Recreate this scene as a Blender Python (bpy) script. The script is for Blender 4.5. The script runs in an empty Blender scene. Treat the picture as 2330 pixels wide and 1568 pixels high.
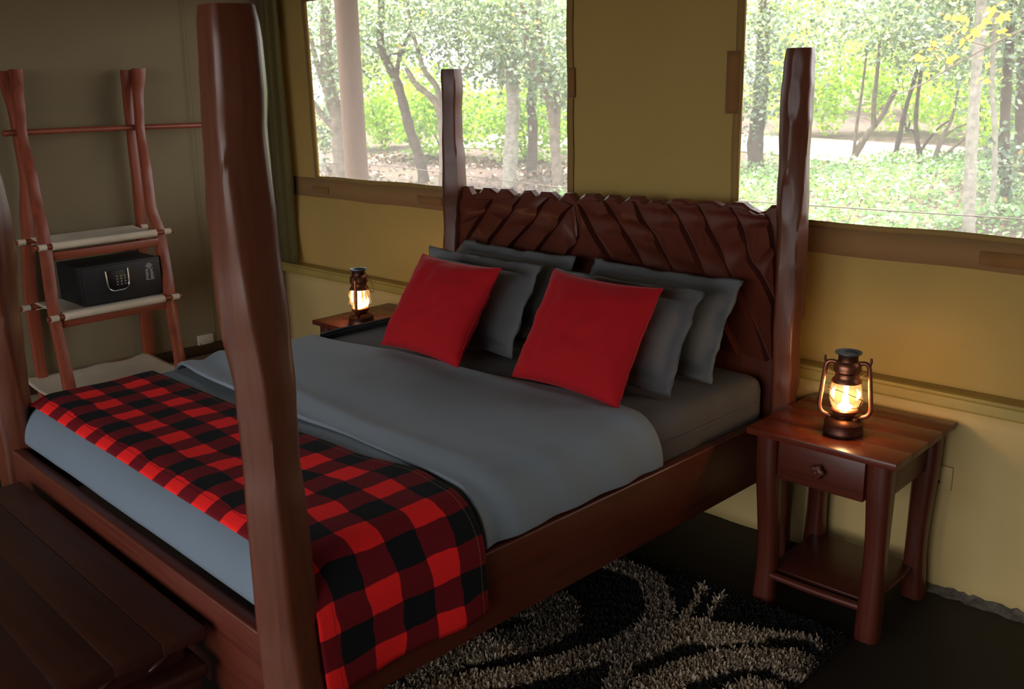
import bpy, bmesh, math, random
import numpy as np
from mathutils import Vector, Matrix, noise

scene = bpy.context.scene
COL = scene.collection
PI = math.pi

# ------------------------------------------------------------------ camera
CAM_POS = Vector((2.5746, -3.1161, 1.7140))
YAW, PITCH, ROLL, FPX = -0.76847, 0.26879, -0.02225, 2180.56
_f = Vector((math.sin(YAW) * math.cos(PITCH), math.cos(YAW) * math.cos(PITCH), -math.sin(PITCH)))
_r = Vector((math.cos(YAW), -math.sin(YAW), 0))
_u = _r.cross(_f)
_right = math.cos(ROLL) * _r + math.sin(ROLL) * _u
_up = -math.sin(ROLL) * _r + math.cos(ROLL) * _u
cd = bpy.data.cameras.new('camera')
cam = bpy.data.objects.new('camera', cd)
COL.objects.link(cam)
cam.matrix_world = Matrix(((_right.x, _up.x, -_f.x, CAM_POS.x), (_right.y, _up.y, -_f.y, CAM_POS.y),
                           (_right.z, _up.z, -_f.z, CAM_POS.z), (0, 0, 0, 1)))
cd.sensor_width = 36.0
cd.lens = FPX * 36.0 / 2330.0
cd.clip_start = 0.02
cd.clip_end = 300
cd.dof.use_dof = True
cd.dof.focus_distance = 3.3
cd.dof.aperture_fstop = 6.3
scene.camera = cam

# ------------------------------------------------------------------ world, sun, exposure
scene.view_settings.view_transform = 'Standard'
scene.view_settings.look = 'None'
scene.view_settings.gamma = 1.0
scene.view_settings.use_curve_mapping = False
scene.view_settings.exposure = 1.45
w = bpy.data.worlds.new('world')
scene.world = w
w.use_nodes = True
bg = w.node_tree.nodes['Background']
bg.inputs['Color'].default_value = (1.0, 1.0, 1.0, 1)
bg.inputs['Strength'].default_value = 1.6

sd = bpy.data.lights.new('sun', 'SUN')
sd.energy = 7.0
sd.color = (1.0, 0.96, 0.88)
sd.angle = 0.01
so = bpy.data.objects.new('sun', sd)
COL.objects.link(so)
so.rotation_euler = Vector((0.42, -0.45, -1.0)).to_track_quat('-Z', 'Y').to_euler()


def portal(name, loc, rot, sx, sy):
    l = bpy.data.lights.new(name, 'AREA')
    l.shape = 'RECTANGLE'
    l.size, l.size_y = sx, sy
    l.cycles.is_portal = True
    o = bpy.data.objects.new(name, l)
    COL.objects.link(o)
    o.location = loc
    o.rotation_euler = rot


# daylight sampling portals in the tent's openings (they emit nothing themselves)
portal('window_portal', (-1.03, 0.16, 1.68), (PI / 2, 0, PI), 1.85, 0.95)
portal('window_portal', (1.55, 0.16, 1.68), (PI / 2, 0, PI), 1.75, 0.95)
portal('doorway_portal', (0.9, -5.2, 1.15), (PI / 2, 0, 0), 4.6, 2.2)

# ------------------------------------------------------------------ helpers: objects


def sr(h):
    h = h.lstrip('#')
    v = [int(h[i:i + 2], 16) / 255 for i in (0, 2, 4)]
    return tuple((c / 12.92 if c <= .04045 else ((c + .055) / 1.055) ** 2.4) for c in v) + (1.0,)


def link(o, parent=None):
    COL.objects.link(o)
    if parent is not None:
        o.parent = parent
    return o


def tag(o, label=None, cat=None, group=None, kind=None):
    if label:
        o['label'] = label
    if cat:
        o['category'] = cat
    if group:
        o['group'] = group
    if kind:
        o['kind'] = kind
    return o


def empty(name, loc=(0, 0, 0), rz=0.0):
    o = bpy.data.objects.new(name, None)
    COL.objects.link(o)
    o.location = loc
    o.rotation_euler = (0, 0, rz)
    o.empty_display_size = 0.1
    return o


def mesh_obj(name, verts, faces, mat, parent=None, smooth=False, auto=None):
    me = bpy.data.meshes.new(name)
    me.from_pydata([tuple(v) for v in verts], [], faces)
    bm = bmesh.new()
    bm.from_mesh(me)
    bmesh.ops.recalc_face_normals(bm, faces=bm.faces[:])
    bm.to_mesh(me)
    bm.free()
    if mat:
        me.materials.append(mat)
    if smooth:
        me.polygons.foreach_set('use_smooth', [True] * len(me.polygons))
    o = bpy.data.objects.new(name, me)
    link(o, parent)
    if auto:
        sharp(o, auto)
    return o


def sharp(o, deg):
    """smooth shading, with edges above deg kept sharp"""
    me = o.data
    me.polygons.foreach_set('use_smooth', [True] * len(me.polygons))
    bm = bmesh.new()
    bm.from_mesh(me)
    lim = math.radians(deg)
    for e in bm.edges:
        if len(e.link_faces) == 2 and e.calc_face_angle(0) > lim:
            e.smooth = False
    bm.to_mesh(me)
    bm.free()


def bm_obj(name, bm, mat, parent=None, smooth=False, auto=None):
    me = bpy.data.meshes.new(name)
    bmesh.ops.recalc_face_normals(bm, faces=bm.faces[:])
    bm.to_mesh(me)
    bm.free()
    if mat:
        me.materials.append(mat)
    if smooth:
        me.polygons.foreach_set('use_smooth', [True] * len(me.polygons))
    o = bpy.data.objects.new(name, me)
    link(o, parent)
    if auto:
        sharp(o, auto)
    return o


def bm_box(bm, x0, x1, y0, y1, z0, z1, bev=0.0, seg=2):
    vs = [bm.verts.new((x, y, z)) for z in (z0, z1) for y in (y0, y1) for x in (x0, x1)]
    fs = []
    for f in ((0, 1, 3, 2), (4, 6, 7, 5), (0, 4, 5, 1), (1, 5, 7, 3), (3, 7, 6, 2), (2, 6, 4, 0)):
        fs.append(bm.faces.new([vs[i] for i in f]))
    if bev > 0:
        es = list({e for f in fs for e in f.edges})
        bmesh.ops.bevel(bm, geom=es, offset=bev, segments=seg, profile=0.5, affect='EDGES')


def box(name, x0, x1, y0, y1, z0, z1, mat, parent=None, bev=0.003, seg=2):
    bm = bmesh.new()
    bm_box(bm, x0, x1, y0, y1, z0, z1, bev, seg)
    return bm_obj(name, bm, mat, parent, auto=40)


def loft(name, rings, mat, parent=None, caps=True, smooth=True, closed=True, auto=None):
    n = len(rings[0])
    vs = [p for r in rings for p in r]
    fs = []
    for i in range(len(rings) - 1):
        for j in range(n if closed else n - 1):
            k = (j + 1) % n
            fs.append((i * n + j, i * n + k, (i + 1) * n + k, (i + 1) * n + j))
    if caps:
        fs.append(tuple(range(n - 1, -1, -1)))
        fs.append(tuple(range((len(rings) - 1) * n, len(rings) * n)))
    o = mesh_obj(name, vs, fs, mat, parent, smooth)
    if auto:
        sharp(o, auto)
    elif caps and smooth:
        sharp(o, 60)
    return o


def frames(path):
    path = [Vector(p) for p in path]
    out = []
    up = None
    for i, p in enumerate(path):
        a = path[max(0, i - 1)]
        b = path[min(len(path) - 1, i + 1)]
        d = (b - a).normalized()
        if up is None:
            up = Vector((0, 0, 1)) if abs(d.z) < .9 else Vector((1, 0, 0))
        x = up - d * up.dot(d)
        x.normalize()
        y = d.cross(x)
        up = x
        out.append((p, x, y))
    return out


def tube_rings(path, rad, seg=8):
    rr = []
    fr = frames(path)
    for i, (p, x, y) in enumerate(fr):
        r = rad[i] if isinstance(rad, (list, tuple)) else rad
        rr.append([p + (x * math.cos(2 * PI * k / seg) + y * math.sin(2 * PI * k / seg)) * r for k in range(seg)])
    return rr


def tube(name, path, rad, mat, parent=None, seg=8):
    return loft(name, tube_rings(path, rad, seg), mat, parent)


def smooth_path(pts, sub=6):
    """Catmull-Rom through pts"""
    P = [Vector(p) for p in pts]
    out = []
    for i in range(len(P) - 1):
        p0, p1, p2, p3 = P[max(i - 1, 0)], P[i], P[i + 1], P[min(i + 2, len(P) - 1)]
        for k in range(sub):
            t = k / sub
            out.append(0.5 * ((2 * p1) + (p2 - p0) * t + (2 * p0 - 5 * p1 + 4 * p2 - p3) * t * t + (3 * p1 - p0 - 3 * p2 + p3) * t ** 3))
    out.append(P[-1])
    return out


def lathe(name, prof, mat, parent=None, seg=32, auto=35):
    rings = [[Vector((r * math.cos(2 * PI * k / seg), r * math.sin(2 * PI * k / seg), z)) for k in range(seg)] for r, z in prof]
    o = loft(name, rings, mat, parent, caps=False, smooth=True)
    if auto:
        sharp(o, auto)
    return o


def grid_mesh(name, P, mat, parent=None, uv=None, smooth=True):
    """P: array [i][j] of points"""
    ni, nj = len(P), len(P[0])
    vs = [P[i][j] for i in range(ni) for j in range(nj)]
    fs = [(i * nj + j, i * nj + j + 1, (i + 1) * nj + j + 1, (i + 1) * nj + j) for i in range(ni - 1) for j in range(nj - 1)]
    me = bpy.data.meshes.new(name)
    me.from_pydata([tuple(v) for v in vs], [], fs)
    if mat:
        me.materials.append(mat)
    if smooth:
        me.polygons.foreach_set('use_smooth', [True] * len(me.polygons))
    if uv is not None:
        l = me.uv_layers.new(name='cloth')
        flat = [uv[i][j] for i in range(ni) for j in range(nj)]
        for lp in me.loops:
            l.data[lp.index].uv = flat[lp.vertex_index]
    o = bpy.data.objects.new(name, me)
    link(o, parent)
    return o


def solidify(o, th, off=-1):
    m = o.modifiers.new('thickness', 'SOLIDIFY')
    m.thickness = th
    m.offset = off
    return o


def copy_tree(o, parent=None):
    c = o.copy()
    COL.objects.link(c)
    if parent is not None:
        c.parent = parent
    for ch in list(o.children):
        copy_tree(ch, c)
    return c


def nz(x, y, z=0.0):
    return noise.noise(Vector((x, y, z)))


# ------------------------------------------------------------------ helpers: materials
class NT:
    def __init__(self, name):
        self.m = bpy.data.materials.new(name)
        self.m.use_nodes = True
        self.t = self.m.node_tree
        self.t.nodes.clear()
        self.out = self.n('ShaderNodeOutputMaterial')

    def n(self, typ, **kw):
        nd = self.t.nodes.new(typ)
        for k, v in kw.items():
            if k.startswith('i_'):
                nd.inputs[k[2:].replace('_', ' ')].default_value = v
            else:
                setattr(nd, k, v)
        return nd

    def l(self, a, b):
        self.t.links.new(a, b)


def coords(g, kind='Object', scale=(1, 1, 1)):
    tc = g.n('ShaderNodeTexCoord')
    mp = g.n('ShaderNodeMapping')
    mp.inputs['Scale'].default_value = scale
    g.l(tc.outputs[kind], mp.inputs['Vector'])
    return mp.outputs['Vector']


def ramp(g, fac, stops):
    r = g.n('ShaderNodeValToRGB')
    while len(r.color_ramp.elements) > len(stops):
        r.color_ramp.elements.remove(r.color_ramp.elements[-1])
    while len(r.color_ramp.elements) < len(stops):
        r.color_ramp.elements.new(0.5)
    for e, (p, c) in zip(r.color_ramp.elements, stops):
        e.position = p
        e.color = c
    g.l(fac, r.inputs['Fac'])
    return r.outputs['Color']


def noise_tex(g, vec, scale, detail=4.0, rough=0.55):
    t = g.n('ShaderNodeTexNoise')
    t.inputs['Scale'].default_value = scale
    t.inputs['Detail'].default_value = detail
    t.inputs['Roughness'].default_value = rough
    g.l(vec, t.inputs['Vector'])
    return t.outputs['Fac']


def principled(g, col, rough=0.5, bump=None, bump_s=0.2, dist=0.01, **kw):
    p = g.n('ShaderNodeBsdfPrincipled')
    if isinstance(col, tuple):
        p.inputs['Base Color'].default_value = col
    else:
        g.l(col, p.inputs['Base Color'])
    if isinstance(rough, (int, float)):
        p.inputs['Roughness'].default_value = rough
    else:
        g.l(rough, p.inputs['Roughness'])
    for k, v in kw.items():
        p.inputs[k.replace('_', ' ')].default_value = v
    if bump is not None:
        b = g.n('ShaderNodeBump')
        b.inputs['Strength'].default_value = bump_s
        b.inputs['Distance'].default_value = dist
        g.l(bump, b.inputs['Height'])
        g.l(b.outputs['Normal'], p.inputs['Normal'])
    g.l(p.outputs['BSDF'], g.out.inputs['Surface'])
    return p


def simple(name, col, rough=0.5, var=0.0, nscale=8.0, bump_s=0.0, bscale=60.0, dist=0.004, **kw):
    g = NT(name)
    vec = coords(g)
    c = col
    if var:
        f = noise_tex(g, vec, nscale)
        lo = tuple(x * (1 - var) for x in col[:3]) + (1,)
        hi = tuple(min(1, x * (1 + var)) for x in col[:3]) + (1,)
        c = ramp(g, f, [(.3, lo), (.7, hi)])
    b = noise_tex(g, vec, bscale) if bump_s else None
    principled(g, c, rough, b, bump_s, dist, **kw)
    return g.m


def wood(name, dark, light, axis=2, rough=0.32, spec=0.5):
    g = NT(name)
    sc = [14.0, 14.0, 14.0]
    sc[axis] = 0.9
    vec = coords(g, 'Object', tuple(sc))
    f = noise_tex(g, vec, 1.6, 6.0, 0.62)
    fine = noise_tex(g, vec, 7.0, 4.0, 0.6)
    mx = g.n('ShaderNodeMath', operation='MULTIPLY_ADD')
    mx.inputs[1].default_value = 0.35
    g.l(fine, mx.inputs[0])
    g.l(f, mx.inputs[2])
    c = ramp(g, mx.outputs[0], [(.40, dark), (.66, light), (.95, dark)])
    big = noise_tex(g, coords(g, 'Object', (2, 2, 2)), 2.0, 3.0)
    rr = g.n('ShaderNodeMapRange')
    rr.inputs['To Min'].default_value = rough - .08
    rr.inputs['To Max'].default_value = rough + .12
    g.l(big, rr.inputs['Value'])
    p = principled(g, c, 0.3, fine, 0.08, 0.003)
    g.l(rr.outputs['Result'], p.inputs['Roughness'])
    p.inputs['Specular IOR Level'].default_value = spec
    return g.m


def fabric(name, col, var=0.12, weave=900.0, rough=0.95, sheen=0.3, trans=0.0, bump=0.15, nscale=3.0):
    g = NT(name)
    vec = coords(g)
    f = noise_tex(g, vec, nscale, 5.0)
    fine = noise_tex(g, vec, weave * .45, 2.0)
    add = g.n('ShaderNodeMath', operation='MULTIPLY_ADD')
    add.inputs[1].default_value = 0.45
    g.l(fine, add.inputs[0])
    g.l(f, add.inputs[2])
    lo = tuple(x * (1 - var) for x in col[:3]) + (1,)
    hi = tuple(min(1, x * (1 + var)) for x in col[:3]) + (1,)
    c = ramp(g, add.outputs[0], [(.5, lo), (.95, hi)])
    p = principled(g, c, rough, fine, bump, 0.002)
    p.inputs['Sheen Weight'].default_value = sheen
    p.inputs['Sheen Roughness'].default_value = 0.5
    p.inputs['Specular IOR Level'].default_value = 0.2
    if trans:
        tr = g.n('ShaderNodeBsdfTranslucent')
        g.l(c, tr.inputs['Color'])
        mx = g.n('ShaderNodeMixShader')
        mx.inputs[0].default_value = trans
        g.l(p.outputs['BSDF'], mx.inputs[1])
        g.l(tr.outputs['BSDF'], mx.inputs[2])
        g.l(mx.outputs[0], g.out.inputs['Surface'])
    return g.m


def math_n(g, op, a, b=None):
    m = g.n('ShaderNodeMath', operation=op)
    for i, v in enumerate((a, b)):
        if v is None:
            continue
        if isinstance(v, (int, float)):
            m.inputs[i].default_value = v
        else:
            g.l(v, m.inputs[i])
    return m.outputs[0]


W_DARK, W_LIGHT = sr('#431a12'), sr('#5a281b')
M_WOOD_Z = wood('varnished_wood', W_DARK, W_LIGHT, 2, 0.30)
M_WOOD_X = wood('varnished_wood_x', W_DARK, W_LIGHT, 0, 0.34)
M_WOOD_Y = wood('varnished_wood_y', W_DARK, W_LIGHT, 1, 0.34)
M_HEAD = wood('headboard_wood', sr('#4a1f15'), sr('#5d2b1d'), 2, 0.42)
M_POST = wood('post_wood', sr('#472013'), sr('#60321f'), 2, 0.34)
M_TABLE = wood('table_wood', sr('#4c1c13'), sr('#652a1a'), 0, 0.26)
M_BENCH = wood('bench_wood', sr('#28110d'), sr('#3d1c13'), 0, 0.38)
M_RACK = wood('rack_wood', sr('#64291c'), sr('#8a4530'), 2, 0.34)
M_RACK_Y = wood('rack_wood_y', sr('#64291c'), sr('#8a4530'), 1, 0.34)
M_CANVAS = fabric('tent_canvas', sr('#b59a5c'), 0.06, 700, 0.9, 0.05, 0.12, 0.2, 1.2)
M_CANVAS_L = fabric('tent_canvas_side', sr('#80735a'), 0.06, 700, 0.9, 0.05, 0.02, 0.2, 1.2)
M_BAND = fabric('canvas_band', sr('#94724a'), 0.08, 700, 0.9, 0.1, 0.02, 0.2, 2.0)
M_HEM = fabric('canvas_hem', sr('#957947'), 0.08, 700, 0.9, 0.1, 0.02, 0.2, 2.0)
M_VELCRO = fabric('hook_and_loop', sr('#8c6439'), 0.12, 500, 1.0, 0.2, 0.0, 0.4, 6.0)
M_PLASTER = simple('painted_plaster', sr('#c8ad72'), 0.75, 0.07, 2.2, 0.12, 45.0)
M_LEDGE = simple('painted_ledge', sr('#a8924f'), 0.45, 0.1, 5.0, 0.08, 40.0)
M_FLOOR = simple('dark_cement_floor', sr('#171310'), 0.6, 0.35, 5.0, 0.15, 35.0)
M_ROOF = fabric('roof_canvas', sr('#6f6647'), 0.06, 700, 0.9, 0.1, 0.0, 0.1, 1.0)
M_SHEET = fabric('slate_sheet', sr('#687582'), 0.05, 1100, 0.85, 0.08, 0, 0.1, 2.0)
M_DUVET = fabric('grey_duvet', sr('#7e8892'), 0.05, 1100, 0.85, 0.08, 0, 0.1, 2.0)
M_FITTED = fabric('charcoal_sheet', sr('#57575b'), 0.06, 1100, 0.9, 0.05, 0, 0.1, 2.0)
M_PILLOW = fabric('charcoal_pillowcase', sr('#707376'), 0.08, 900, 0.9, 0.08, 0, 0.15, 4.0)
M_RED = fabric('red_cushion_cloth', sr('#a8111b'), 0.06, 900, 0.85, 0.05, 0, 0.1, 3.0)
M_STRAP = fabric('cream_canvas', sr('#cbbda8'), 0.12, 500, 0.95, 0.1, 0.05, 0.25, 5.0)
M_BLACK = simple('black_steel', sr('#17181b'), 0.55, 0.1, 20.0, 0.05, 300.0)
M_BLACK2 = simple('black_plastic', sr('#101114'), 0.4)
M_CHROME = simple('chrome', sr('#c9ccd2'), 0.18, Metallic=1.0)
M_PRINT = simple('white_print', sr('#b9bcc2'), 0.6)
M_KEYS = simple('silver_keys', sr('#b4b7bd'), 0.5)
M_SOCKET = simple('ivory_plastic', sr('#b9b3a4'), 0.4)
M_SOCKET_Y = simple('painted_plate', sr('#c8ad72'), 0.5)
M_HOLE = simple('dark_hole', sr('#0c0a09'), 0.8)
M_COPPER = simple('aged_copper', sr('#946049'), 0.36, 0.35, 30.0, 0.1, 120.0, Metallic=0.9)
M_COPPER_D = simple('dark_copper', sr('#5f3d30'), 0.42, 0.35, 30.0, 0.1, 120.0, Metallic=0.85)
M_RIM = simple('tin_rim', sr('#6f7c86'), 0.35, 0.2, 30.0, Metallic=0.8)
M_WIRE = simple('thin_wire', sr('#4b3a2c'), 0.5, Metallic=0.5)


def plaid_material():
    g = NT('buffalo_check')
    uv = g.n('ShaderNodeUVMap')
    uv.uv_map = 'cloth'
    tc = coords(g)
    nv = g.n('ShaderNodeTexNoise')
    nv.inputs['Scale'].default_value = 9.0
    nv.inputs['Detail'].default_value = 2.0
    g.l(uv.outputs[0], nv.inputs['Vector'])
    sep = g.n('ShaderNodeSeparateXYZ')
    g.l(uv.outputs[0], sep.inputs[0])
    ns = g.n('ShaderNodeSeparateColor')
    g.l(nv.outputs['Color'], ns.inputs[0])

    def stripe(v, warp, c0):
        wv = math_n(g, 'MULTIPLY', math_n(g, 'SUBTRACT', warp, 0.5), 0.034)
        x = math_n(g, 'ADD', v, wv)
        x = math_n(g, 'DIVIDE', math_n(g, 'SUBTRACT', x, c0), 0.153)
        x = math_n(g, 'FRACT', math_n(g, 'ADD', x, 100.5))
        x = math_n(g, 'ABSOLUTE', math_n(g, 'SUBTRACT', x, 0.5))
        return math_n(g, 'LESS_THAN', x, 0.25)
    a = stripe(sep.outputs[0], ns.outputs[0], -0.54)
    b = stripe(sep.outputs[1], ns.outputs[1], 1.8275)
    both = math_n(g, 'MULTIPLY', math_n(g, 'ADD', a, b), 0.5)
    fine = noise_tex(g, tc, 420.0, 2.0)
    c = ramp(g, both, [(0.0, sr('#16171a')), (0.25, sr('#6c141c')), (0.75, sr('#f22626'))])
    for e in c.node.color_ramp.elements:
        pass
    c.node.color_ramp.interpolation = 'CONSTANT'
    mx = g.n('ShaderNodeMixRGB', blend_type='MULTIPLY')
    mx.inputs[0].default_value = 0.35
    g.l(c, mx.inputs[1])
    g.l(ramp(g, fine, [(.35, (.55, .55, .55, 1)), (.65, (1.2, 1.2, 1.2, 1))]), mx.inputs[2])
    p = principled(g, mx.outputs[0], 0.95, fine, 0.15, 0.002)
    p.inputs['Specular IOR Level'].default_value = 0.15
    return g.m


M_PLAID = plaid_material()


def stripe_material():
    g = NT('striped_ticking')
    uv = g.n('ShaderNodeUVMap')
    uv.uv_map = 'cloth'
    sep = g.n('ShaderNodeSeparateXYZ')
    g.l(uv.outputs[0], sep.inputs[0])
    x = math_n(g, 'FRACT', math_n(g, 'DIVIDE', sep.outputs[0], 0.045))
    c = ramp(g, x, [(0, sr('#3f4144')), (.62, sr('#8f8a83')), (.78, sr('#3f4144'))])
    c.node.color_ramp.interpolation = 'CONSTANT'
    principled(g, c, 0.9)
    return g.m


M_TICK = stripe_material()


def screen_material():
    """insect mesh: fine white-grey threads that veil the view"""
    g = NT('insect_mesh')
    vec = coords(g, 'Object', (1, 1, 1))
    wv = g.n('ShaderNodeTexWave', wave_type='BANDS', bands_direction='X')
    wv.inputs['Scale'].default_value = 130.0
    g.l(vec, wv.inputs['Vector'])
    wz = g.n('ShaderNodeTexWave', wave_type='BANDS', bands_direction='Z')
    wz.inputs['Scale'].default_value = 130.0
    g.l(vec, wz.inputs['Vector'])
    mxx = math_n(g, 'MAXIMUM', wv.outputs['Fac'], wz.outputs['Fac'])
    fac = g.n('ShaderNodeMapRange')
    fac.inputs['To Min'].default_value = 0.09
    fac.inputs['To Max'].default_value = 0.23
    g.l(mxx, fac.inputs['Value'])
    tr = g.n('ShaderNodeBsdfTransparent')
    df = g.n('ShaderNodeBsdfDiffuse')
    df.inputs['Color'].default_value = (.85, .86, .86, 1)
    tl = g.n('ShaderNodeBsdfTranslucent')
    tl.inputs['Color'].default_value = (.92, .93, .93, 1)
    a = g.n('ShaderNodeMixShader')
    a.inputs[0].default_value = 0.75
    g.l(df.outputs[0], a.inputs[1])
    g.l(tl.outputs[0], a.inputs[2])
    b = g.n('ShaderNodeMixShader')
    g.l(fac.outputs['Result'], b.inputs[0])
    g.l(tr.outputs[0], b.inputs[1])
    g.l(a.outputs[0], b.inputs[2])
    g.l(b.outputs[0], g.out.inputs['Surface'])
    return g.m


M_SCREEN = screen_material()


def glass_material():
    g = NT('lamp_glass')
    tr = g.n('ShaderNodeBsdfTransparent')
    tr.inputs['Color'].default_value = (1.0, .96, .90, 1)
    gl = g.n('ShaderNodeBsdfGlossy')
    gl.inputs['Roughness'].default_value = 0.04
    gl.inputs['Color'].default_value = (1, .95, .88, 1)
    tl = g.n('ShaderNodeBsdfTranslucent')
    tl.inputs['Color'].default_value = (1.0, .78, .5, 1)
    fr = g.n('ShaderNodeFresnel')
    fr.inputs['IOR'].default_value = 1.45
    m0 = g.n('ShaderNodeMixShader')
    m0.inputs[0].default_value = 0.05
    g.l(tr.outputs[0], m0.inputs[1])
    g.l(tl.outputs[0], m0.inputs[2])
    m = g.n('ShaderNodeMixShader')
    g.l(fr.outputs[0], m.inputs[0])
    g.l(m0.outputs[0], m.inputs[1])
    g.l(gl.outputs[0], m.inputs[2])
    g.l(m.outputs[0], g.out.inputs['Surface'])
    return g.m


M_GLASS = glass_material()


def emit(name, col, s):
    g = NT(name)
    e = g.n('ShaderNodeEmission')
    e.inputs['Color'].default_value = col
    e.inputs['Strength'].default_value = s
    g.l(e.outputs[0], g.out.inputs['Surface'])
    return g.m


M_FLAME = emit('lamp_flame', (1.0, .66, .30, 1), 14.0)


def leaf_material(name, stops, rough=0.4, trans=0.45):
    g = NT(name)
    at = g.n('ShaderNodeAttribute')
    at.attribute_name = 'tint'
    c = ramp(g, at.outputs['Fac'], stops)
    p = principled(g, c, rough)
    p.inputs['Specular IOR Level'].default_value = 0.9
    tl = g.n('ShaderNodeBsdfTranslucent')
    mc = g.n('ShaderNodeMixRGB', blend_type='MULTIPLY')
    mc.inputs[0].default_value = 1.0
    mc.inputs[2].default_value = (1.3, 1.25, .6, 1)
    g.l(c, mc.inputs[1])
    g.l(mc.outputs[0], tl.inputs['Color'])
    mx = g.n('ShaderNodeMixShader')
    mx.inputs[0].default_value = trans
    g.l(p.outputs['BSDF'], mx.inputs[1])
    g.l(tl.outputs[0], mx.inputs[2])
    g.l(mx.outputs[0], g.out.inputs['Surface'])
    return g.m


M_LEAF = leaf_material('tree_leaf', [(0, sr('#40564a')), (.5, sr('#74897a')), (.80, sr('#b4c4b6')), (.93, sr('#dde5dc')), (.97, sr('#a8b070')), (1, sr('#b59a5c'))], 0.25)  # near-white stops paint bright highlights into some of the leaves
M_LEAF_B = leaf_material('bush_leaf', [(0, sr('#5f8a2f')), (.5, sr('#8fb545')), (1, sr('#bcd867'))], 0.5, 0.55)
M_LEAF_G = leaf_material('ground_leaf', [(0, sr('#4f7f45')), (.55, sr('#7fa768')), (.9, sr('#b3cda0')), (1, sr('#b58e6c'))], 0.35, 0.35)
M_LEAF_O = leaf_material('autumn_leaf', [(0, sr('#d98a2b')), (.5, sr('#e6b24a')), (1, sr('#d8c857'))], 0.5, 0.55)
M_BARK = simple('grey_bark', sr('#6d6053'), 0.9, 0.35, 9.0, 0.5, 40.0, 0.02)
M_BARK_D = simple('dark_bark', sr('#4c4034'), 0.9, 0.35, 9.0, 0.5, 40.0, 0.02)
M_BARK_P = simple('pale_lichen_bark', sr('#8a8478'), 0.9, 0.35, 14.0, 0.5, 40.0, 0.02)
M_POLE = wood('pole_timber', sr('#573f32'), sr('#6b5142'), 2, 0.75, 0.2)


def soil_material():
    g = NT('forest_soil')
    vec = coords(g)
    f = noise_tex(g, vec, 0.55, 4.0)
    h = noise_tex(g, vec, 7.0, 5.0)
    a = math_n(g, 'MULTIPLY_ADD', h, 0.45)
    a.node.inputs[2].default_value = 0.0
    s = math_n(g, 'ADD', f, a)
    c = ramp(g, s, [(.45, sr('#37271f')), (.7, sr('#513b32')), (.9, sr('#434b2c'))])
    principled(g, c, 0.95, h, 0.6, 0.05)
    return g.m


M_SOIL = soil_material()

# ------------------------------------------------------------------ the tent shell
XL, XR, YF, ZC = -2.314, 3.45, -5.2, 2.48


def structure(o):
    o['kind'] = 'structure'
    return o


structure(box('floor', XL - .1, XR + .1, YF - .1, .02, -.06, 0.0, M_FLOOR, bev=0))
structure(box('ceiling', XL - .1, XR + .1, YF - .6, 1.45, ZC, ZC + .03, M_ROOF, bev=0))  # unseen; overhang past the back wall added to keep sun off the windows


# the back wall is a low painted masonry wall with canvas above it
def masonry():
    nx, nzv = 90, 12
    P = []
    for i in range(nx + 1):
        x = XL + (XR - XL) * i / nx
        row = []
        for j in range(nzv + 1):
            z = 0.655 * j / nzv
            y = 0.004 * nz(x * 3, z * 3, 1.7)
            if j == 0:
                z = -.01 + .0
                y += -.006 + .006 * nz(x * 14, 3.1)
            row.append((x, y, z))
        P.append(row)
    o = grid_mesh('wall_back', P, M_PLASTER)
    structure(o)
    solidify(o, .12, 1)
    return o


wall_back = masonry()
# ragged plaster foot along the floor line
bm = bmesh.new()
random.seed(4)
x = 1.2
P = []
while x < XR:
    hh = .012 + .012 * random.random()
    P.append([(x, -.001, .018 + .012 * random.random()), (x, -.012 - .008 * random.random(), .010), (x, -.028 - .016 * random.random(), 0.0005)])
    x += .012 + .015 * random.random()
bm.free()
o = grid_mesh('baseboard_back', P, simple('cement_edge', sr('#5d564b'), 0.9, 0.5, 40.0, 0.5, 120.0))
structure(o)

# ledge
prof = [(.06, .652), (-.012, .652), (-.016, .660), (-.016, .690), (-.022, .694), (-.026, .700), (-.022, .707), (-.008, .709), (.06, .709)]
rings = [[Vector((x + 0 * k, y, z)) for y, z in prof] for k, x in enumerate((XL, XR))]
led = loft('trim_1', rings, M_LEDGE, smooth=False)
structure(led)

WIN = [(-1.955, -.118, 1.222, 2.145), (.702, 2.45, 1.215, 2.145)]
YC = .05


def canvas_y(x, z):
    """soft bulge of the canvas below the windows"""
    b = 0.0
    if z < 1.12:
        f = max(0, min(1, (1.12 - z) / .43))
        b = -.020 * math.sin(f * PI) * (1 + .5 * math.sin(x * 2.3 + 1))
        b += .006 * nz(x * 2.6, z * 2.2, 5.0)
    b += .003 * nz(x * 1.3, z * 1.5, 9.0)
    return YC + b


def canvas_wall():
    xs = sorted(set([XL + (XR - XL) * i / 110 for i in range(111)] + [v for w in WIN for v in w[:2]]))
    zs = sorted(set([.69 + (ZC - .69) * i / 46 for i in range(47)] + [1.222, 1.215, 2.145]))
    vid = {}
    vs = []
    fs = []

    def v(i, j):
        if (i, j) not in vid:
            vid[(i, j)] = len(vs)
            vs.append((xs[i], canvas_y(xs[i], zs[j]), zs[j]))
        return vid[(i, j)]
    for i in range(len(xs) - 1):
        for j in range(len(zs) - 1):
            cx, cz = (xs[i] + xs[i + 1]) / 2, (zs[j] + zs[j + 1]) / 2
            if any(w[0] < cx < w[1] and w[2] < cz < w[3] for w in WIN):
                continue
            fs.append((v(i, j), v(i + 1, j), v(i + 1, j + 1), v(i, j + 1)))
    o = mesh_obj('canvas_panel', vs, fs, M_CANVAS, None, True)
    solidify(o, .006, 0)
    o.parent = wall_back
    return o


canvas = canvas_wall()


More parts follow.
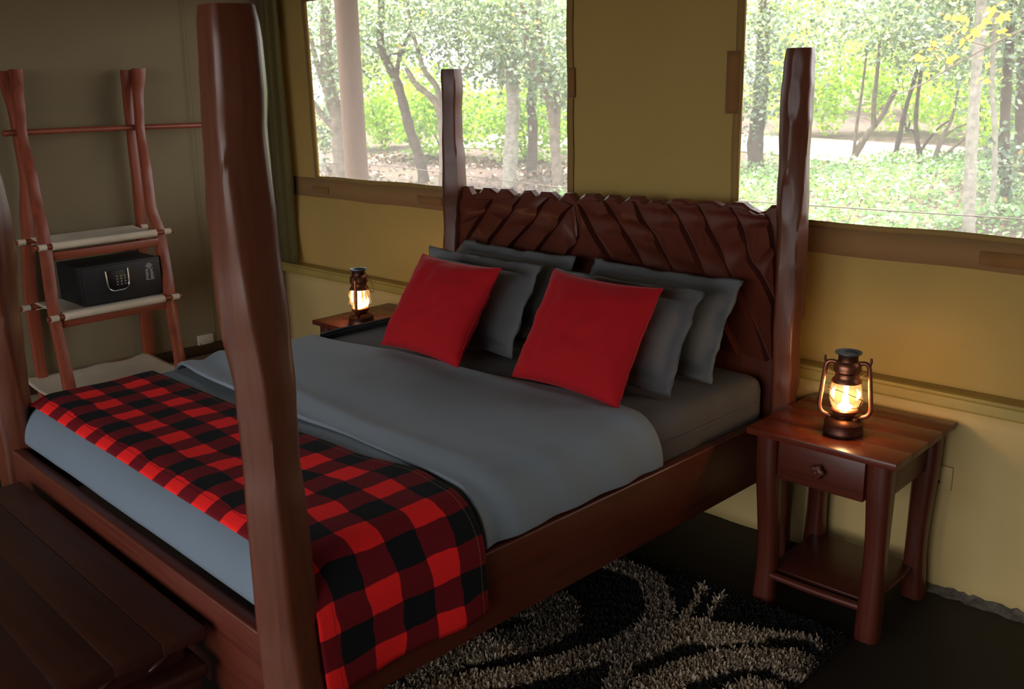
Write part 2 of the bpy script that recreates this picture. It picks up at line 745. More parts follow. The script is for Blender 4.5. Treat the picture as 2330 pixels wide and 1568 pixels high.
def strip_on_canvas(name, x0, x1, z0, z1, mat, parent, n=40, off=.008, wob=0.0, vertical=False):
    """a flat sewn strip just proud of the canvas"""
    P = []
    for i in range(n + 1):
        row = []
        for j in range(3):
            if vertical:
                z = z0 + (z1 - z0) * i / n
                x = x0 + (x1 - x0) * j / 2
                x += wob * nz(z * 5, x0, 2)
            else:
                x = x0 + (x1 - x0) * i / n
                z = z0 + (z1 - z0) * j / 2
                z += wob * nz(x * 3, z0, 4)
            row.append((x, canvas_y(x, z) - off, z))
        P.append(row)
    o = grid_mesh(name, P, mat, parent)
    solidify(o, .003, 0)
    return o


def build_window(n, win, band):
    x0, x1, z0, z1 = win
    root = empty('window_%d' % n, ((x0 + x1) / 2, YC, z0))
    structure(root)
    root_loc = Vector(root.location)

    def part(o):
        o.location = o.location - root_loc
        return o
    part(strip_on_canvas('sill_band', band[0], band[1], 1.105, z0 - .012, M_BAND, root, 50, .006, .006))
    part(strip_on_canvas('bottom_hem', x0 - .03, x1 + .03, z0 - .016, z0 + .003, M_HEM, root, 60, .010, .008))
    part(strip_on_canvas('side_hem', x0 - .028, x0 + .004, z0 - .01, z1, M_HEM, root, 30, .010, .006, True))
    part(strip_on_canvas('side_hem', x1 - .004, x1 + .028, z0 - .01, z1, M_HEM, root, 30, .010, .006, True))
    part(strip_on_canvas('top_hem', x0 - .03, x1 + .03, z1 - .004, z1 + .03, M_HEM, root, 30, .010, .004))
    vs = [(x0 - .01, YC + .012, z0 - .01), (x1 + .01, YC + .012, z0 - .01), (x1 + .01, YC + .012, z1 + .01), (x0 - .01, YC + .012, z1 + .01)]
    s = mesh_obj('mesh_screen', vs, [(0, 1, 2, 3)], M_SCREEN, root)
    part(s)
    return root, part


w1, part1 = build_window(1, WIN[0], (-2.2, -.62))
for a, b, c, d in ((-1.115, -.930, 1.128, 1.168), (-2.02, -1.86, 1.13, 1.165)):
    part1(strip_on_canvas('fastening_patch', a, b, c, d, M_VELCRO, w1, 6, .012))
part1(strip_on_canvas('fastening_patch', -.112, -.078, 1.64, 1.76, M_VELCRO, w1, 6, .014, 0, True))
w2, part2 = build_window(2, WIN[1], (.62, 3.3))
part2(strip_on_canvas('fastening_patch', 1.573, 1.79, 1.122, 1.168, M_VELCRO, w2, 6, .012))
part2(strip_on_canvas('fastening_patch', .640, .694, 1.58, 1.80, M_VELCRO, w2, 6, .014, 0, True))


# left wall: canvas with a vertical seam and a dark skirting beam
def side_wall():
    P = []
    for i in range(61):
        y = .06 + (YF - .06) * i / 60
        row = []
        for j in range(31):
            z = ZC * j / 30
            x = XL + .012 * nz(y * 1.1, z * .9, 3.0) + .010 * math.sin(z * 2.2) * nz(y * .7, 8.0)
            row.append((x, y, z))
        P.append(row)
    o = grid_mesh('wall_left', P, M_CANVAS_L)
    structure(o)
    solidify(o, .006, -1)
    return o


wall_left = side_wall()
o = tube('seam', [(XL + .012, -.50, .34), (XL + .014, -.505, .9), (XL + .014, -.485, 1.6), (XL + .014, -.472, 2.4)], .0022, M_CANVAS_L, wall_left, 6)
structure(box('baseboard_left', XL - .02, XL + .035, YF, -.30, .262, .318, simple('skirting_timber', sr('#35201a'), 0.5), bev=.004))
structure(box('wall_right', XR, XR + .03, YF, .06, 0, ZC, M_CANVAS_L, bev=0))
# front of the tent: open doorway flaps (behind the camera)
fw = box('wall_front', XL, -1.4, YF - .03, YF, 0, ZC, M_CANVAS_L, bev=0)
structure(fw)
box('flap', 3.2, XR, YF - .03, YF, 0, ZC, M_CANVAS_L, fw, bev=0)
box('lintel', -1.4, 3.2, YF - .03, YF, 2.25, ZC, M_CANVAS_L, fw, bev=0)

# gathered canvas flap hanging in the corner
rows = []
for i in range(36):
    z = .72 + (ZC - .74) * i / 35
    row = []
    for k in range(29):
        f = k / 28
        x = XL + .02 + .155 * f
        y = -.012 - .03 * math.sin(f * PI) + .018 * math.sin(f * 19 + .4 * math.sin(z * 2)) * (.4 + .6 * f)
        row.append((x - .03 * (1 - abs(2 * f - 1)) * 0, y, z))
    rows.append(row)
fl = grid_mesh('canvas_flap', rows, fabric('flap_canvas', sr('#5f5634'), 0.08, 700, 0.9, 0.1, 0.02, 0.2, 2.0))
solidify(fl, .004, 0)
tag(fl, 'gathered olive canvas flap hanging in the corner beside the left window', 'curtain')

# ------------------------------------------------------------------ the bed
BX, BY, TH = .1318, -.0827, -.032
ES = Vector((math.cos(TH), math.sin(TH), 0))
ET = Vector((math.sin(TH), -math.cos(TH), 0))
BO = Vector((BX, BY, 0))


def bw(s, t, z):
    return BO + ES * s + ET * t + Vector((0, 0, z))


def bed_place(o):
    """mesh built in bed coordinates (s, -t, z)"""
    o.location = (BX, BY, 0)
    o.rotation_euler = (0, 0, TH)
    return o


bed = empty('four_poster_bed', (BX, BY, 0), TH)
tag(bed, 'carved red-brown wooden four-poster bed with diagonal plank headboard', 'bed')


def interp(tab, z):
    if z <= tab[0][0]:
        return tab[0][1:]
    for a, b in zip(tab, tab[1:]):
        if a[0] <= z <= b[0]:
            f = (z - a[0]) / (b[0] - a[0])
            f = f * f * (3 - 2 * f)
            return tuple(x + (y - x) * f for x, y in zip(a[1:], b[1:]))
    return tab[-1][1:]


def carved_post(name, tab, t, ang, seed, parent, adze=None):
    """lofted, hand-carved post: tab rows (z, centre s, radius)"""
    N = 48
    rnd = random.Random(int(seed * 10))
    cuts = []
    if adze:
        z_ = .0
        while z_ < tab[-1][0]:
            h_ = rnd.uniform(.09, .20)
            cuts.append((z_, z_ + h_, adze + rnd.uniform(-.25, .25), rnd.uniform(.80, .97)))
            cuts.append((z_, z_ + h_, adze + 1.5 + rnd.uniform(-.3, .3), rnd.uniform(.86, 1.0)))
            z_ += h_
    zmax = tab[-1][0]
    rings = []
    steps = 110 if adze else 60
    for i in range(steps + 1):
        z = zmax * i / steps
        s, r = interp(tab, z)
        r *= 1.05
        tw = ang + .35 * math.sin(z * 2.1 + seed) + .12 * math.sin(z * 5.3 + seed * 2)
        ring = []
        for k in range(N):
            a = 2 * PI * k / N
            b = a - tw
            # five soft facets, with two hollow grooves between ridges
            q_ = (b % (2 * PI / 5)) - PI / 5
            poly = math.cos(PI / 5) / math.cos(q_) / .93
            sect = .25 + .75 * poly + .025 * math.cos(2 * b + 1.0)
            sect -= .085 * math.exp(-((math.atan2(math.sin(b - .55), math.cos(b - .55))) / .22) ** 2) * (.5 + .5 * math.sin(z * 3.0 + seed))
            sect += .025 * nz(math.cos(a) * 1.2 + seed, math.sin(a) * 1.2, z * 5)
            rr = r * sect
            for z0_, z1_, a0_, d_ in cuts:
                if z0_ <= z < z1_:
                    cc_ = math.cos(a - a0_)
                    if cc_ > .2:
                        dd_ = d_ - .06 * math.sin((z - z0_) / (z1_ - z0_) * PI)
                        rr = min(rr, r * dd_ / cc_)
            if i == steps:
                rr *= .93
            ring.append(Vector((s + rr * math.cos(a), -(t) + rr * math.sin(a), z)))
        rings.append(ring)
        if i == steps - 1:
            rings[-1] = ring
    return loft(name, rings, M_POST, parent, auto=50)


FOOT_R = [(0, .885, .068), (.43, .880, .0665), (.5, .873, .0645), (.61, .864, .0625), (.78, .864, .061), (.87, .865, .0595), (.967, .862, .0555),
          (1.06, .865, .0565), (1.157, .867, .058), (1.2, .860, .061), (1.29, .853, .0665), (1.40, .850, .0635), (1.48, .852, .0645),
          (1.55, .852, .0625), (1.63, .855, .059), (1.712, .866, .0595), (1.79, .869, .057), (1.857, .866, .0545)]
FOOT_L = [(0, -.86, .066), (.4, -.86, .064), (.55, -.855, .062), (.75, -.850, .062), (1.0, -.838, .066), (1.3, -.80, .075), (1.6, -.82, .06), (1.83, -.82, .055)]
HEAD_R = [(0, .905, .050), (.65, .906, .047), (.95, .904, .050), (1.15, .901, .0495), (1.3, .897, .0495), (1.43, .897, .047), (1.53, .896, .049), (1.63, .896, .0515),
          (1.73, .897, .048), (1.795, .8975, .0445)]
HEAD_L = [(0, -.85, .050), (.75, -.852, .048), (.945, -.848, .050), (1.08, -.84, .045), (1.15, -.838, .048), (1.25, -.826, .056), (1.38, -.824, .052),
          (1.46, -.829, .047), (1.58, -.824, .0445), (1.68, -.817, .047), (1.769, -.820, .0475)]
for tab, t, a, sd_, adz, lab in ((FOOT_R, 2.03, .75, 1.0, None, 'thick carved foot post nearest the camera'), (FOOT_L, 2.03, .4, 2.3, None, 'foot post at the left edge'),
                            (HEAD_R, .04, .9, 3.1, -1.35, 'tall head post beside the right lantern'), (HEAD_L, .04, .6, 4.4, None, 'head post in front of the left window')):
    p = carved_post('post', tab, t, a, sd_, bed, adz)
    p['label'] = lab

ZT, ZB = .553, .332
for s0, s1 in ((.862, .898), (-.898, -.862)):
    box('side_rail', s0, s1, -2.0, -.06, ZB, ZT, M_WOOD_Y, bed, .006, 3)
box('foot_rail', -.84, .84, -2.064, -2.024, .30, ZT, M_WOOD_X, bed, .006, 3)
for k in range(7):
    box('slat', -.86, .86, -(.3 + k * .26) - .05, -(.3 + k * .26) + .05, .455, .48, M_WOOD_X, bed, .003, 1)

TOP = [[-0.817, 1.224], [-0.798, 1.255], [-0.745, 1.258], [-0.72, 1.221], [-0.67, 1.234], [-0.643, 1.258], [-0.597, 1.259], [-0.557, 1.241], [-0.532, 1.26], [-0.489, 1.262], [-0.447, 1.237], [-0.411, 1.245], [-0.384, 1.262], [-0.349, 1.265], [-0.317, 1.241], [-0.284, 1.264], [-0.23, 1.265], [-0.186, 1.24], [-0.148, 1.266], [-0.115, 1.268], [-0.083, 1.241], [-0.037, 1.271], [0.013, 1.273], [0.053, 1.25], [0.088, 1.275], [0.118, 1.274], [0.152, 1.249], [0.194, 1.277], [0.239, 1.278], [0.27, 1.255], [0.3, 1.271], [0.34, 1.273], [0.358, 1.263], [0.395, 1.28], [0.44, 1.282], [0.471, 1.269], [0.537, 1.284], [0.573, 1.284], [0.61, 1.27], [0.651, 1.287], [0.696, 1.288], [0.727, 1.269], [0.763, 1.258], [0.788, 1.268], [0.809, 1.288], [0.868, 1.291]]
# headboard panel with scalloped top
fr, bk = .030, -.008
vs = []
for s, z in TOP:
    zz = z - .004
    vs += [(s, -fr, .42), (s, -fr, zz - .010), (s, -(fr - .008), zz), (s, -bk, zz), (s, -bk, .42)]
fs = []
for i in range(len(TOP) - 1):
    for j in range(5):
        k = (j + 1) % 5
        fs.append((i * 5 + j, i * 5 + k, (i + 1) * 5 + k, (i + 1) * 5 + j))
fs += [(0, 1, 2, 3, 4), tuple((len(TOP) - 1) * 5 + j for j in (4, 3, 2, 1, 0))]
headboard = mesh_obj('headboard', vs, fs, M_HEAD, bed)

G = {'LE': [[-.83, 1.20], [-.83, .70]],
     'L1': [[-0.555, 1.219], [-0.584, 1.176], [-0.667, 1.089], [-0.764, 1.002], [-.83, .94]],
     'L2': [[-0.385, 1.238], [-0.417, 1.192], [-0.478, 1.121], [-0.556, 1.046], [-0.638, 0.976], [-0.711, 0.897], [-.80, .80]],
     'L3': [[-0.21, 1.253], [-0.25, 1.211], [-0.322, 1.12], [-0.428, 1.028], [-0.461, 0.98], [-0.54, 0.886], [-.64, .76]],
     'L4': [[-0.087, 1.227], [-0.116, 1.194], [-0.173, 1.126], [-0.263, 1.031], [-0.294, 0.991], [-0.379, 0.884], [-.47, .74]],
     'L5': [[-0.059, 1.10], [-0.065, 1.066], [-0.089, 1.035], [-0.156, 0.949], [-.26, .80]],
     'R0': [[-0.064, 1.246], [-0.041, 1.22], [0.031, 1.124], [0.102, 1.049], [0.155, 0.987], [0.242, 0.862], [.32, .75]],
     'R1': [[0.075, 1.259], [0.101, 1.237], [0.162, 1.162], [0.23, 1.089], [0.29, 0.996], [0.374, 0.868], [.45, .75]],
     'R2': [[0.231, 1.266], [0.248, 1.238], [0.278, 1.186], [0.335, 1.133], [0.377, 1.072], [0.442, 0.983], [0.53, 0.853], [.60, .75]],
     'R3': [[0.391, 1.268], [0.407, 1.254], [0.45, 1.201], [0.514, 1.106], [0.57, 1.0], [0.656, 0.86], [.73, .74]],
     'R4': [[0.519, 1.274], [0.534, 1.257], [0.577, 1.181], [0.623, 1.118], [0.655, 1.048], [0.7, 0.992], [0.775, 0.867], [.845, .74]],
     'R5': [[0.662, 1.276], [0.677, 1.253], [0.718, 1.188], [0.743, 1.101], [0.793, 1.047], [0.829, 0.997], [0.852, 0.955], [.853, .9]],
     'R6': [[.80, 1.262], [0.815, 1.240], [0.835, 1.186], [0.842, 1.139], [0.85, 1.09], [.853, 1.04]]}


def resample(pl, n):
    P = [Vector((a, b, 0)) for a, b in pl]
    P = smooth_path(P, 6)
    d = [0]
    for a, b in zip(P, P[1:]):
        d.append(d[-1] + (b - a).length)
    out = []
    for i in range(n):
        q = d[-1] * i / (n - 1)
        k = 0
        while k < len(d) - 2 and d[k + 1] < q:
            k += 1
        f = (q - d[k]) / max(1e-9, d[k + 1] - d[k])
        out.append(P[k].lerp(P[k + 1], f))
    return out


TOPZ = [(a, b) for a, b in TOP]


def plank(left, right, seed, facet=(.25, .6)):
    """one diagonal headboard plank: rises to its right edge and steps down there, with adzed hollows"""
    n, m = 52, 10
    A, B = resample(left, n), resample(right, n)
    vs = []
    for i in range(n):
        f = i / (n - 1)
        for k in range(m):
            g = k / (m - 1)
            p = A[i].lerp(B[i], .01 + .92 * g)
            h = .006 + .028 * g ** 1.2
            h -= .024 * max(0, 1 - ((f - facet[0]) / .075) ** 2) * min(1, .25 + g)
            h -= .021 * max(0, 1 - ((f - facet[1]) / .085) ** 2) * min(1, .25 + g)
            h *= .45 + .55 * min(1, f * 9)
            h += .0008 * nz(p.x * 14, p.y * 14, seed)
            if k == 0:
                h = min(h, .004)
            vs.append((p.x, -fr - max(.002, h), min(p.y - .010 * (1 - min(1, f * 10)), interp(TOPZ, p.x)[0] - .010)))
    nb = len(vs)
    # skirt down to the panel
    ring = [i * m + (m - 1) for i in range(n)]
    lft = [i * m for i in range(n)]
    loop = [k for k in range(m)] + ring[1:] + [(n - 1) * m + k for k in range(m - 2, -1, -1)] + lft[-2:0:-1]
    back = {}
    for v in loop:
        back[v] = len(vs)
        x, y, z = vs[v]
        vs.append((x, -fr + .004, z))
    fs = [(i * m + k, i * m + k + 1, (i + 1) * m + k + 1, (i + 1) * m + k) for i in range(n - 1) for k in range(m - 1)]
    for a, b in zip(loop, loop[1:] + loop[:1]):
        fs.append((a, b, back[b], back[a]))
    return mesh_obj('plank', vs, fs, M_HEAD, headboard, True, auto=38)


order = [('LE', 'L1', .2, .6), ('L1', 'L2', .16, .55), ('L2', 'L3', .20, .66), ('L3', 'L4', .22, .62), ('L4', 'L5', .12, .55), ('L5', 'R0', .5, .8),
         ('R0', 'R1', .2, .5), ('R1', 'R2', .24, .45), ('R2', 'R3', .12, .5), ('R3', 'R4', .10, .42), ('R4', 'R5', .12, .38), ('R5', 'R6', .15, .6)]
for i, (a, b, f1, f2) in enumerate(order):
    plank(G[a], G[b], i * 1.7, (f1, f2))

# ------------------------------------------------------------------ mattress and bedding
bm = bmesh.new()
bm_box(bm, -.80, .845, -1.955, -.055, .482, .692, .055, 5)
mat_o = bm_obj('mattress', bm, M_FITTED, None, True)
bed_place(mat_o)
tag(mat_o, 'mattress in a dark charcoal fitted sheet, bare at the head of the bed', 'mattress')
pts = []
for s, t in [(.835, .10), (.848, .2), (.848, .8), (.846, 1.2)]:
    pts.append((s, -t, .607 + .003 * math.sin(t * 20)))
tube('piping', smooth_path(pts, 6), .004, M_FITTED, mat_o, 6)


def over(a, flat, r, rz, extra=0.0):
    """arc coordinate a>=0 beyond the flat part -> (offset, drop, angle)"""
    q = PI / 2 * (r + rz) / 2
    if a <= 0:
        return 0.0, 0.0, 0.0
    if a < q:
        ph = a / q * PI / 2
        return r * math.sin(ph), rz * (1 - math.cos(ph)), ph
    return r, rz + (a - q), PI / 2


def cloth(name, mat, s_flat, rs, rz, amax_l, amax_r, t_lo, t_hi, t_flat, rt, rtz, top, wr, ns=120, nt=70, thick=.008, uv=False, hang=None, seed=0.0, corner=False):
    P, U = [], []
    for i in range(ns + 1):
        a = -(s_flat + amax_l) + (2 * s_flat + amax_l + amax_r) * i / ns
        sg = 1 if a >= 0 else -1
        os_, ds, ps = over(abs(a) - s_flat, s_flat, rs, rz)
        row, urow = [], []
        tl = t_lo(max(-.8, min(.9, a))) if callable(t_lo) else t_lo
        th = t_hi(max(-.8, min(.9, a))) if callable(t_hi) else t_hi
        for j in range(nt + 1):
            b = tl + (th - tl) * j / nt
            ot, dt, pt = over(b - t_flat, 0, rt, rtz)
            base_s = sg * min(abs(a), s_flat)
            base_t = min(b, t_flat)
            if corner and ps > 0 and pt > 0 and ds <= rz + 1e-6:
                ph = min(PI / 2, math.hypot(ps, pt))
                ca, sa = ps / math.hypot(ps, pt), pt / math.hypot(ps, pt)
                s = base_s + sg * rs * math.sin(ph) * ca
                t = base_t + rt * math.sin(ph) * sa
                z = top - (rz * ca * ca + rtz * sa * sa) * (1 - math.cos(ph))
            else:
                s = base_s + sg * os_
                t = base_t + ot * math.cos(ps) + max(0, b - t_flat) * (1 - math.cos(ps))
                z = top - ds - dt * math.cos(ps)
            flatness = math.cos(ps) * math.cos(pt)
            d = wr(a, b)
            z += d * flatness
            s += sg * d * math.sin(ps) * .8
            t += d * math.sin(pt) * .5
            if hang and ds > rz * .9:
                h = min(1, (ds - rz * .9) / .15)
                s += sg * h * hang(b, ds)
            row.append((s, -t, z))
            urow.append((a, 1.563 + .423 * j / nt if uv else b))
        P.append(row)
        U.append(urow)
    o = grid_mesh(name, P, mat, None, U if uv else None)
    bed_place(o)
    solidify(o, thick, -1)
    return o


def wr_sheet(a, b):
    return .004 * nz(a * 3, b * 4, 1.0) + .002 * nz(a * 9, b * 11, 2.0)


lower = cloth('bed_sheet', M_SHEET, .775, .112, .135, .192, .192, 1.25, 2.10, 1.90, .122, .135, .703, wr_sheet, 110, 60, .006, corner=True)
tag(lower, 'slate blue-grey sheet wrapped over the foot of the mattress', 'sheet')


def wr_duvet(a, b):
    d = .008 * nz(a * 2.2, b * 2.5, 11.0) + .004 * nz(a * 5 + b * 4, b * 6 - a * 2, 12.0)
    # long soft fold near the foot edge, and gathers where it turns over the side
    c = 1.36 + .05 * a - .06 * a * a
    d += .012 * math.exp(-((b - c) / .035) ** 2) * (1 if a < .75 else .5)
    d -= .010 * math.exp(-((b - c - .075) / .03) ** 2)
    k = max(0, min(1, (a - .55) / .3))
    d += k * .011 * math.sin(b * 34 + a * 14 + 2 * nz(b * 3, 1)) * (.35 + .65 * nz(b * 2.7, a * 2.0, 4.0) ** 2 * 3)
    d += .004 * math.exp(-((b - .78) / .03) ** 2)
    return d


def t_head(a):
    return .715 + .09 * max(0, min(1, (.45 - a) / .6)) + .06 * max(0, min(1, (-.35 - a) / .4)) + .008 * math.sin(a * 9)


def t_foot(a):
    return 1.452 - .012 * math.sin(a * 5) + .02 * max(0, a - .6) - .008 * nz(a * 4, 3.3)


duvet = cloth('duvet', M_DUVET, .785, .112, .148, .215, .215, t_head, t_foot, 9.0, .1, .1, .722, wr_duvet, 150, 90, .014)
tag(duvet, 'rumpled grey duvet spread across the middle of the bed', 'duvet')
e = duvet.modifiers.new('soft', 'BEVEL')
e.width = .004
e.segments = 2
e.limit_method = 'ANGLE'
e.angle_limit = 1.0


def wr_plaid(a, b):
    return .004 * nz(a * 4, b * 5, 21.0) + .0025 * math.sin(b * 22 + a * 3) * nz(a * 2, b * 2, 3)


def t_plaid(a):
    tab = [(-.8, 1.552), (.1, 1.535), (.4, 1.52), (.66, 1.478), (.8, 1.492), (.9, 1.495)]
    return interp(tab, a)[0]


def hang_plaid(b, ds):
    return .006 + .010 * math.sin(b * 16 + ds * 5) + .008 * nz(b * 9, ds * 7, 6)


plaid = cloth('plaid_throw', M_PLAID, .782, .142, .15, .40, .385, t_plaid, 1.986, 1.90, .13, .14, .716, wr_plaid, 170, 50, .004, True, hang_plaid)
tag(plaid, 'red and black buffalo-check throw laid across the foot of the bed', 'blanket')
# hem stitching along both long edges
dg = bpy.context.evaluated_depsgraph_get()
NT_ = 51


def stitch(jcol, mat):
    vv = [plaid.data.vertices[i * NT_ + jcol].co.copy() for i in range(171)]
    nb = [plaid.data.vertices[i * NT_ + jcol].normal.copy() for i in range(171)]
    b = bmesh.new()
    for i in range(0, 170):
        for f0, f1 in ((.1, .4), (.6, .9)):
            p = vv[i].lerp(vv[i + 1], f0) + nb[i] * .0012
            q = vv[i].lerp(vv[i + 1], f1) + nb[i] * .0012
            sidev = (q - p).cross(nb[i])
            if sidev.length < 1e-9:
                continue
            sidev = sidev.normalized() * .0007
            b.faces.new([b.verts.new(p + sidev), b.verts.new(q + sidev), b.verts.new(q - sidev), b.verts.new(p - sidev)])
    o = bm_obj('stitching', b, mat, plaid)
    return o


M_THREAD = simple('hem_thread', sr('#9a7a52'), 0.8)
M_THREAD_D = simple('hem_thread_dark', sr('#1d0c0c'), 0.8)
for pv in plaid.data.polygons:
    pass
if plaid.data.polygons[3000].normal.z < 0:
    plaid.data.flip_normals()
plaid.data.update()
stitch(2, M_THREAD)
stitch(NT_ - 5, M_THREAD_D)
for c_ in (lower, duvet):
    if c_.data.polygons[len(c_.data.polygons) // 2].normal.z < 0:
        c_.data.flip_normals()


# ------------------------------------------------------------------ pillows
def pillow(name, wd, ht, th, mat, s, t, z, lean, yaw, label, cat, group, flange=0.0, seed=0.0, ears=.05, sag=.3):
    """stuffed cushion standing on its lower edge; local x across, local y up the lean, local z out of the face"""
    n = 34
    fr_ = flange / (wd / 2 + flange) if flange else 0
    vs, fs = [], []
    hw, hh = wd / 2 + flange, ht / 2 + flange

    def pt(u, v, side):
        au, av = abs(u), abs(v)
        fu, fv = 1 - flange / hw, 1 - flange / hh
        bu, bv = min(1, au / fu), min(1, av / fv)
        k = max(0, (1 - bu ** 2.6)) * max(0, (1 - bv ** 2.6))
        th_ = th / 2 * k ** .46 * (1 + sag * (-v) * .5)
        th_ += .008 * nz(u * 4 + seed, v * 4, seed) * (k ** .3) + .0045 * nz(u * 13, v * 13 + seed, seed) * k ** .3
        if flange:
            th_ = max(th_, .0022 * min(1, (1 - max(au, av)) * 40))
        pin = ears * (1 - av ** 2) * au ** 3
        piv = ears * (1 - au ** 2) * av ** 3
        x = u * hw - math.copysign(pin * hw, u)
        y = v * hh - math.copysign(piv * hh, v)
        wob = 0.0
        if flange:
            e = max(0, (max(au / fu, av / fv) - 1)) * 8
            wob = min(1, e) * (.010 * nz(u * 6 + seed, v * 6, 2.0) + .006 * math.sin(u * 11 + v * 9 + seed))
        x += .006 * nz(v * 4, seed, 1) * au
        return (x, y + hh, side * th_ + wob)
    idx = {}
    for side in (1, -1):
        for i in range(n + 1):
            for j in range(n + 1):
                u = math.sin((i / n - .5) * PI) if not flange else -1 + 2 * i / n
                v = math.sin((j / n - .5) * PI) if not flange else -1 + 2 * j / n
                edge = i in (0, n) or j in (0, n)
                if edge and side == -1:
                    idx[(side, i, j)] = idx[(1, i, j)]
                    continue
                idx[(side, i, j)] = len(vs)
                p = pt(u, v, side)
                vs.append(p)
    for side in (1, -1):
        for i in range(n):
            for j in range(n):
                q = (idx[(side, i, j)], idx[(side, i + 1, j)], idx[(side, i + 1, j + 1)], idx[(side, i, j + 1)])
                fs.append(q if side == 1 else q[::-1])
    o = mesh_obj(name, vs, fs, mat, None, True)
    ex = (ES * math.cos(yaw) + ET * math.sin(yaw)).normalized()
    ef = (ET * math.cos(yaw) - ES * math.sin(yaw)).normalized()     # towards the foot of the bed
    ey = (-ef * math.sin(lean) + Vector((0, 0, 1)) * math.cos(lean)).normalized()
    ez = ex.cross(ey).normalized()
    p = bw(s, t, z)
    o.matrix_world = Matrix(((ex.x, ey.x, ez.x, p.x), (ex.y, ey.y, ez.y, p.y), (ex.z, ey.z, ez.z, p.z), (0, 0, 0, 1)))
    # sewn seam round the edge of the filled part
    fu, fv = 1 - flange / hw, 1 - flange / hh
    loop = []
    m = 30
    for a, b in (((-1, -1), (1, -1)), ((1, -1), (1, 1)), ((1, 1), (-1, 1)), ((-1, 1), (-1, -1))):
        for k in range(m):
            u = (a[0] + (b[0] - a[0]) * k / m) * fu
            v = (a[1] + (b[1] - a[1]) * k / m) * fv
            q = Vector(pt(u, v, 1))
            q.z += .0005
            loop.append(q)
    loop.append(loop[0].copy())
    tube('seam', loop, .0013 if flange else .0022, mat, o, 5)
    tag(o, label, cat, group)
    return o


GP = 'charcoal pillows against the headboard'
pillow('pillow', .62, .29, .14, M_PILLOW, -.34, .31, .700, .50, .02, 'charcoal pillow standing against the headboard behind the left front pillow', 'pillow', GP, .045, 1.0)
pillow('pillow', .60, .29, .14, M_PILLOW, .43, .30, .700, .50, .00, 'charcoal pillow against the headboard nearest the right lantern', 'pillow', GP, .045, 2.0)
pillow('pillow', .60, .29, .18, M_PILLOW, -.30, .535, .702, .50, .02, 'charcoal pillow leaning behind the left red cushion', 'pillow', GP, .045, 3.0)
pillow('pillow', .58, .285, .18, M_PILLOW, .43, .52, .702, .50, -.02, 'charcoal pillow leaning behind the right red cushion', 'pillow', GP, .045, 4.0)
GC = 'red scatter cushions'
pillow('cushion', .47, .40, .13, M_RED, -.205, .79, .722, .60, .03, 'red square cushion on the left, nearer the small far lantern', 'cushion', GC, 0, 5.0, .07)
pillow('cushion', .49, .405, .13, M_RED, .495, .745, .722, .54, .04, 'red square cushion on the right, nearer the right nightstand', 'cushion', GC, 0, 6.0, .07)

# striped ticking hanging off the far side of the mattress
P, U = [], []
for i in range(13):
    a = i / 12
    row, ur = [], []
    for j in range(21):
        t = .47 + .36 * j / 20
        ph = a * PI / 2
        s = -.765 - .062 * math.sin(ph)
        z = .722 - .10 * (1 - math.cos(ph)) + .003 * nz(a * 4, t * 9, 1)
        row.append((s, -t, z))
        ur.append((a * .19, t))
    P.append(row)
    U.append(ur)
tk = grid_mesh('bed_cover', P, M_TICK, None, U)
bed_place(tk)
solidify(tk, .006, 0)
tag(tk, 'folded striped bed cover over the far mattress edge beside the left red cushion', 'blanket')


# ------------------------------------------------------------------ nightstands
def shaped_leg(parent, x, y, h, wx, mx, my, seed):
    rings = []
    for i in range(25):
        f = i / 24
        z = h * f
        k = 1 - .16 * max(0, math.sin(min(1, f / .82) * PI)) ** 1.5 + .03 * math.sin(f * 8 + seed)
        lean = .005 * math.sin(f * PI * 1.4 + seed)
        w_ = wx / 2 * k
        cx, cy = x + mx * lean, y + my * lean
        ring = []
        for q in range(16):
            a = 2 * PI * q / 16 + PI / 16
            c_, s_ = math.cos(a), math.sin(a)
            p = 4.0
            rr = (abs(c_) ** p + abs(s_) ** p) ** (-1 / p)
            ring.append(Vector((cx + w_ * rr * c_ * .98, cy + w_ * rr * s_ * .98, z)))
        rings.append(ring)
    return loft('leg', rings, M_WOOD_Z, parent, auto=50)


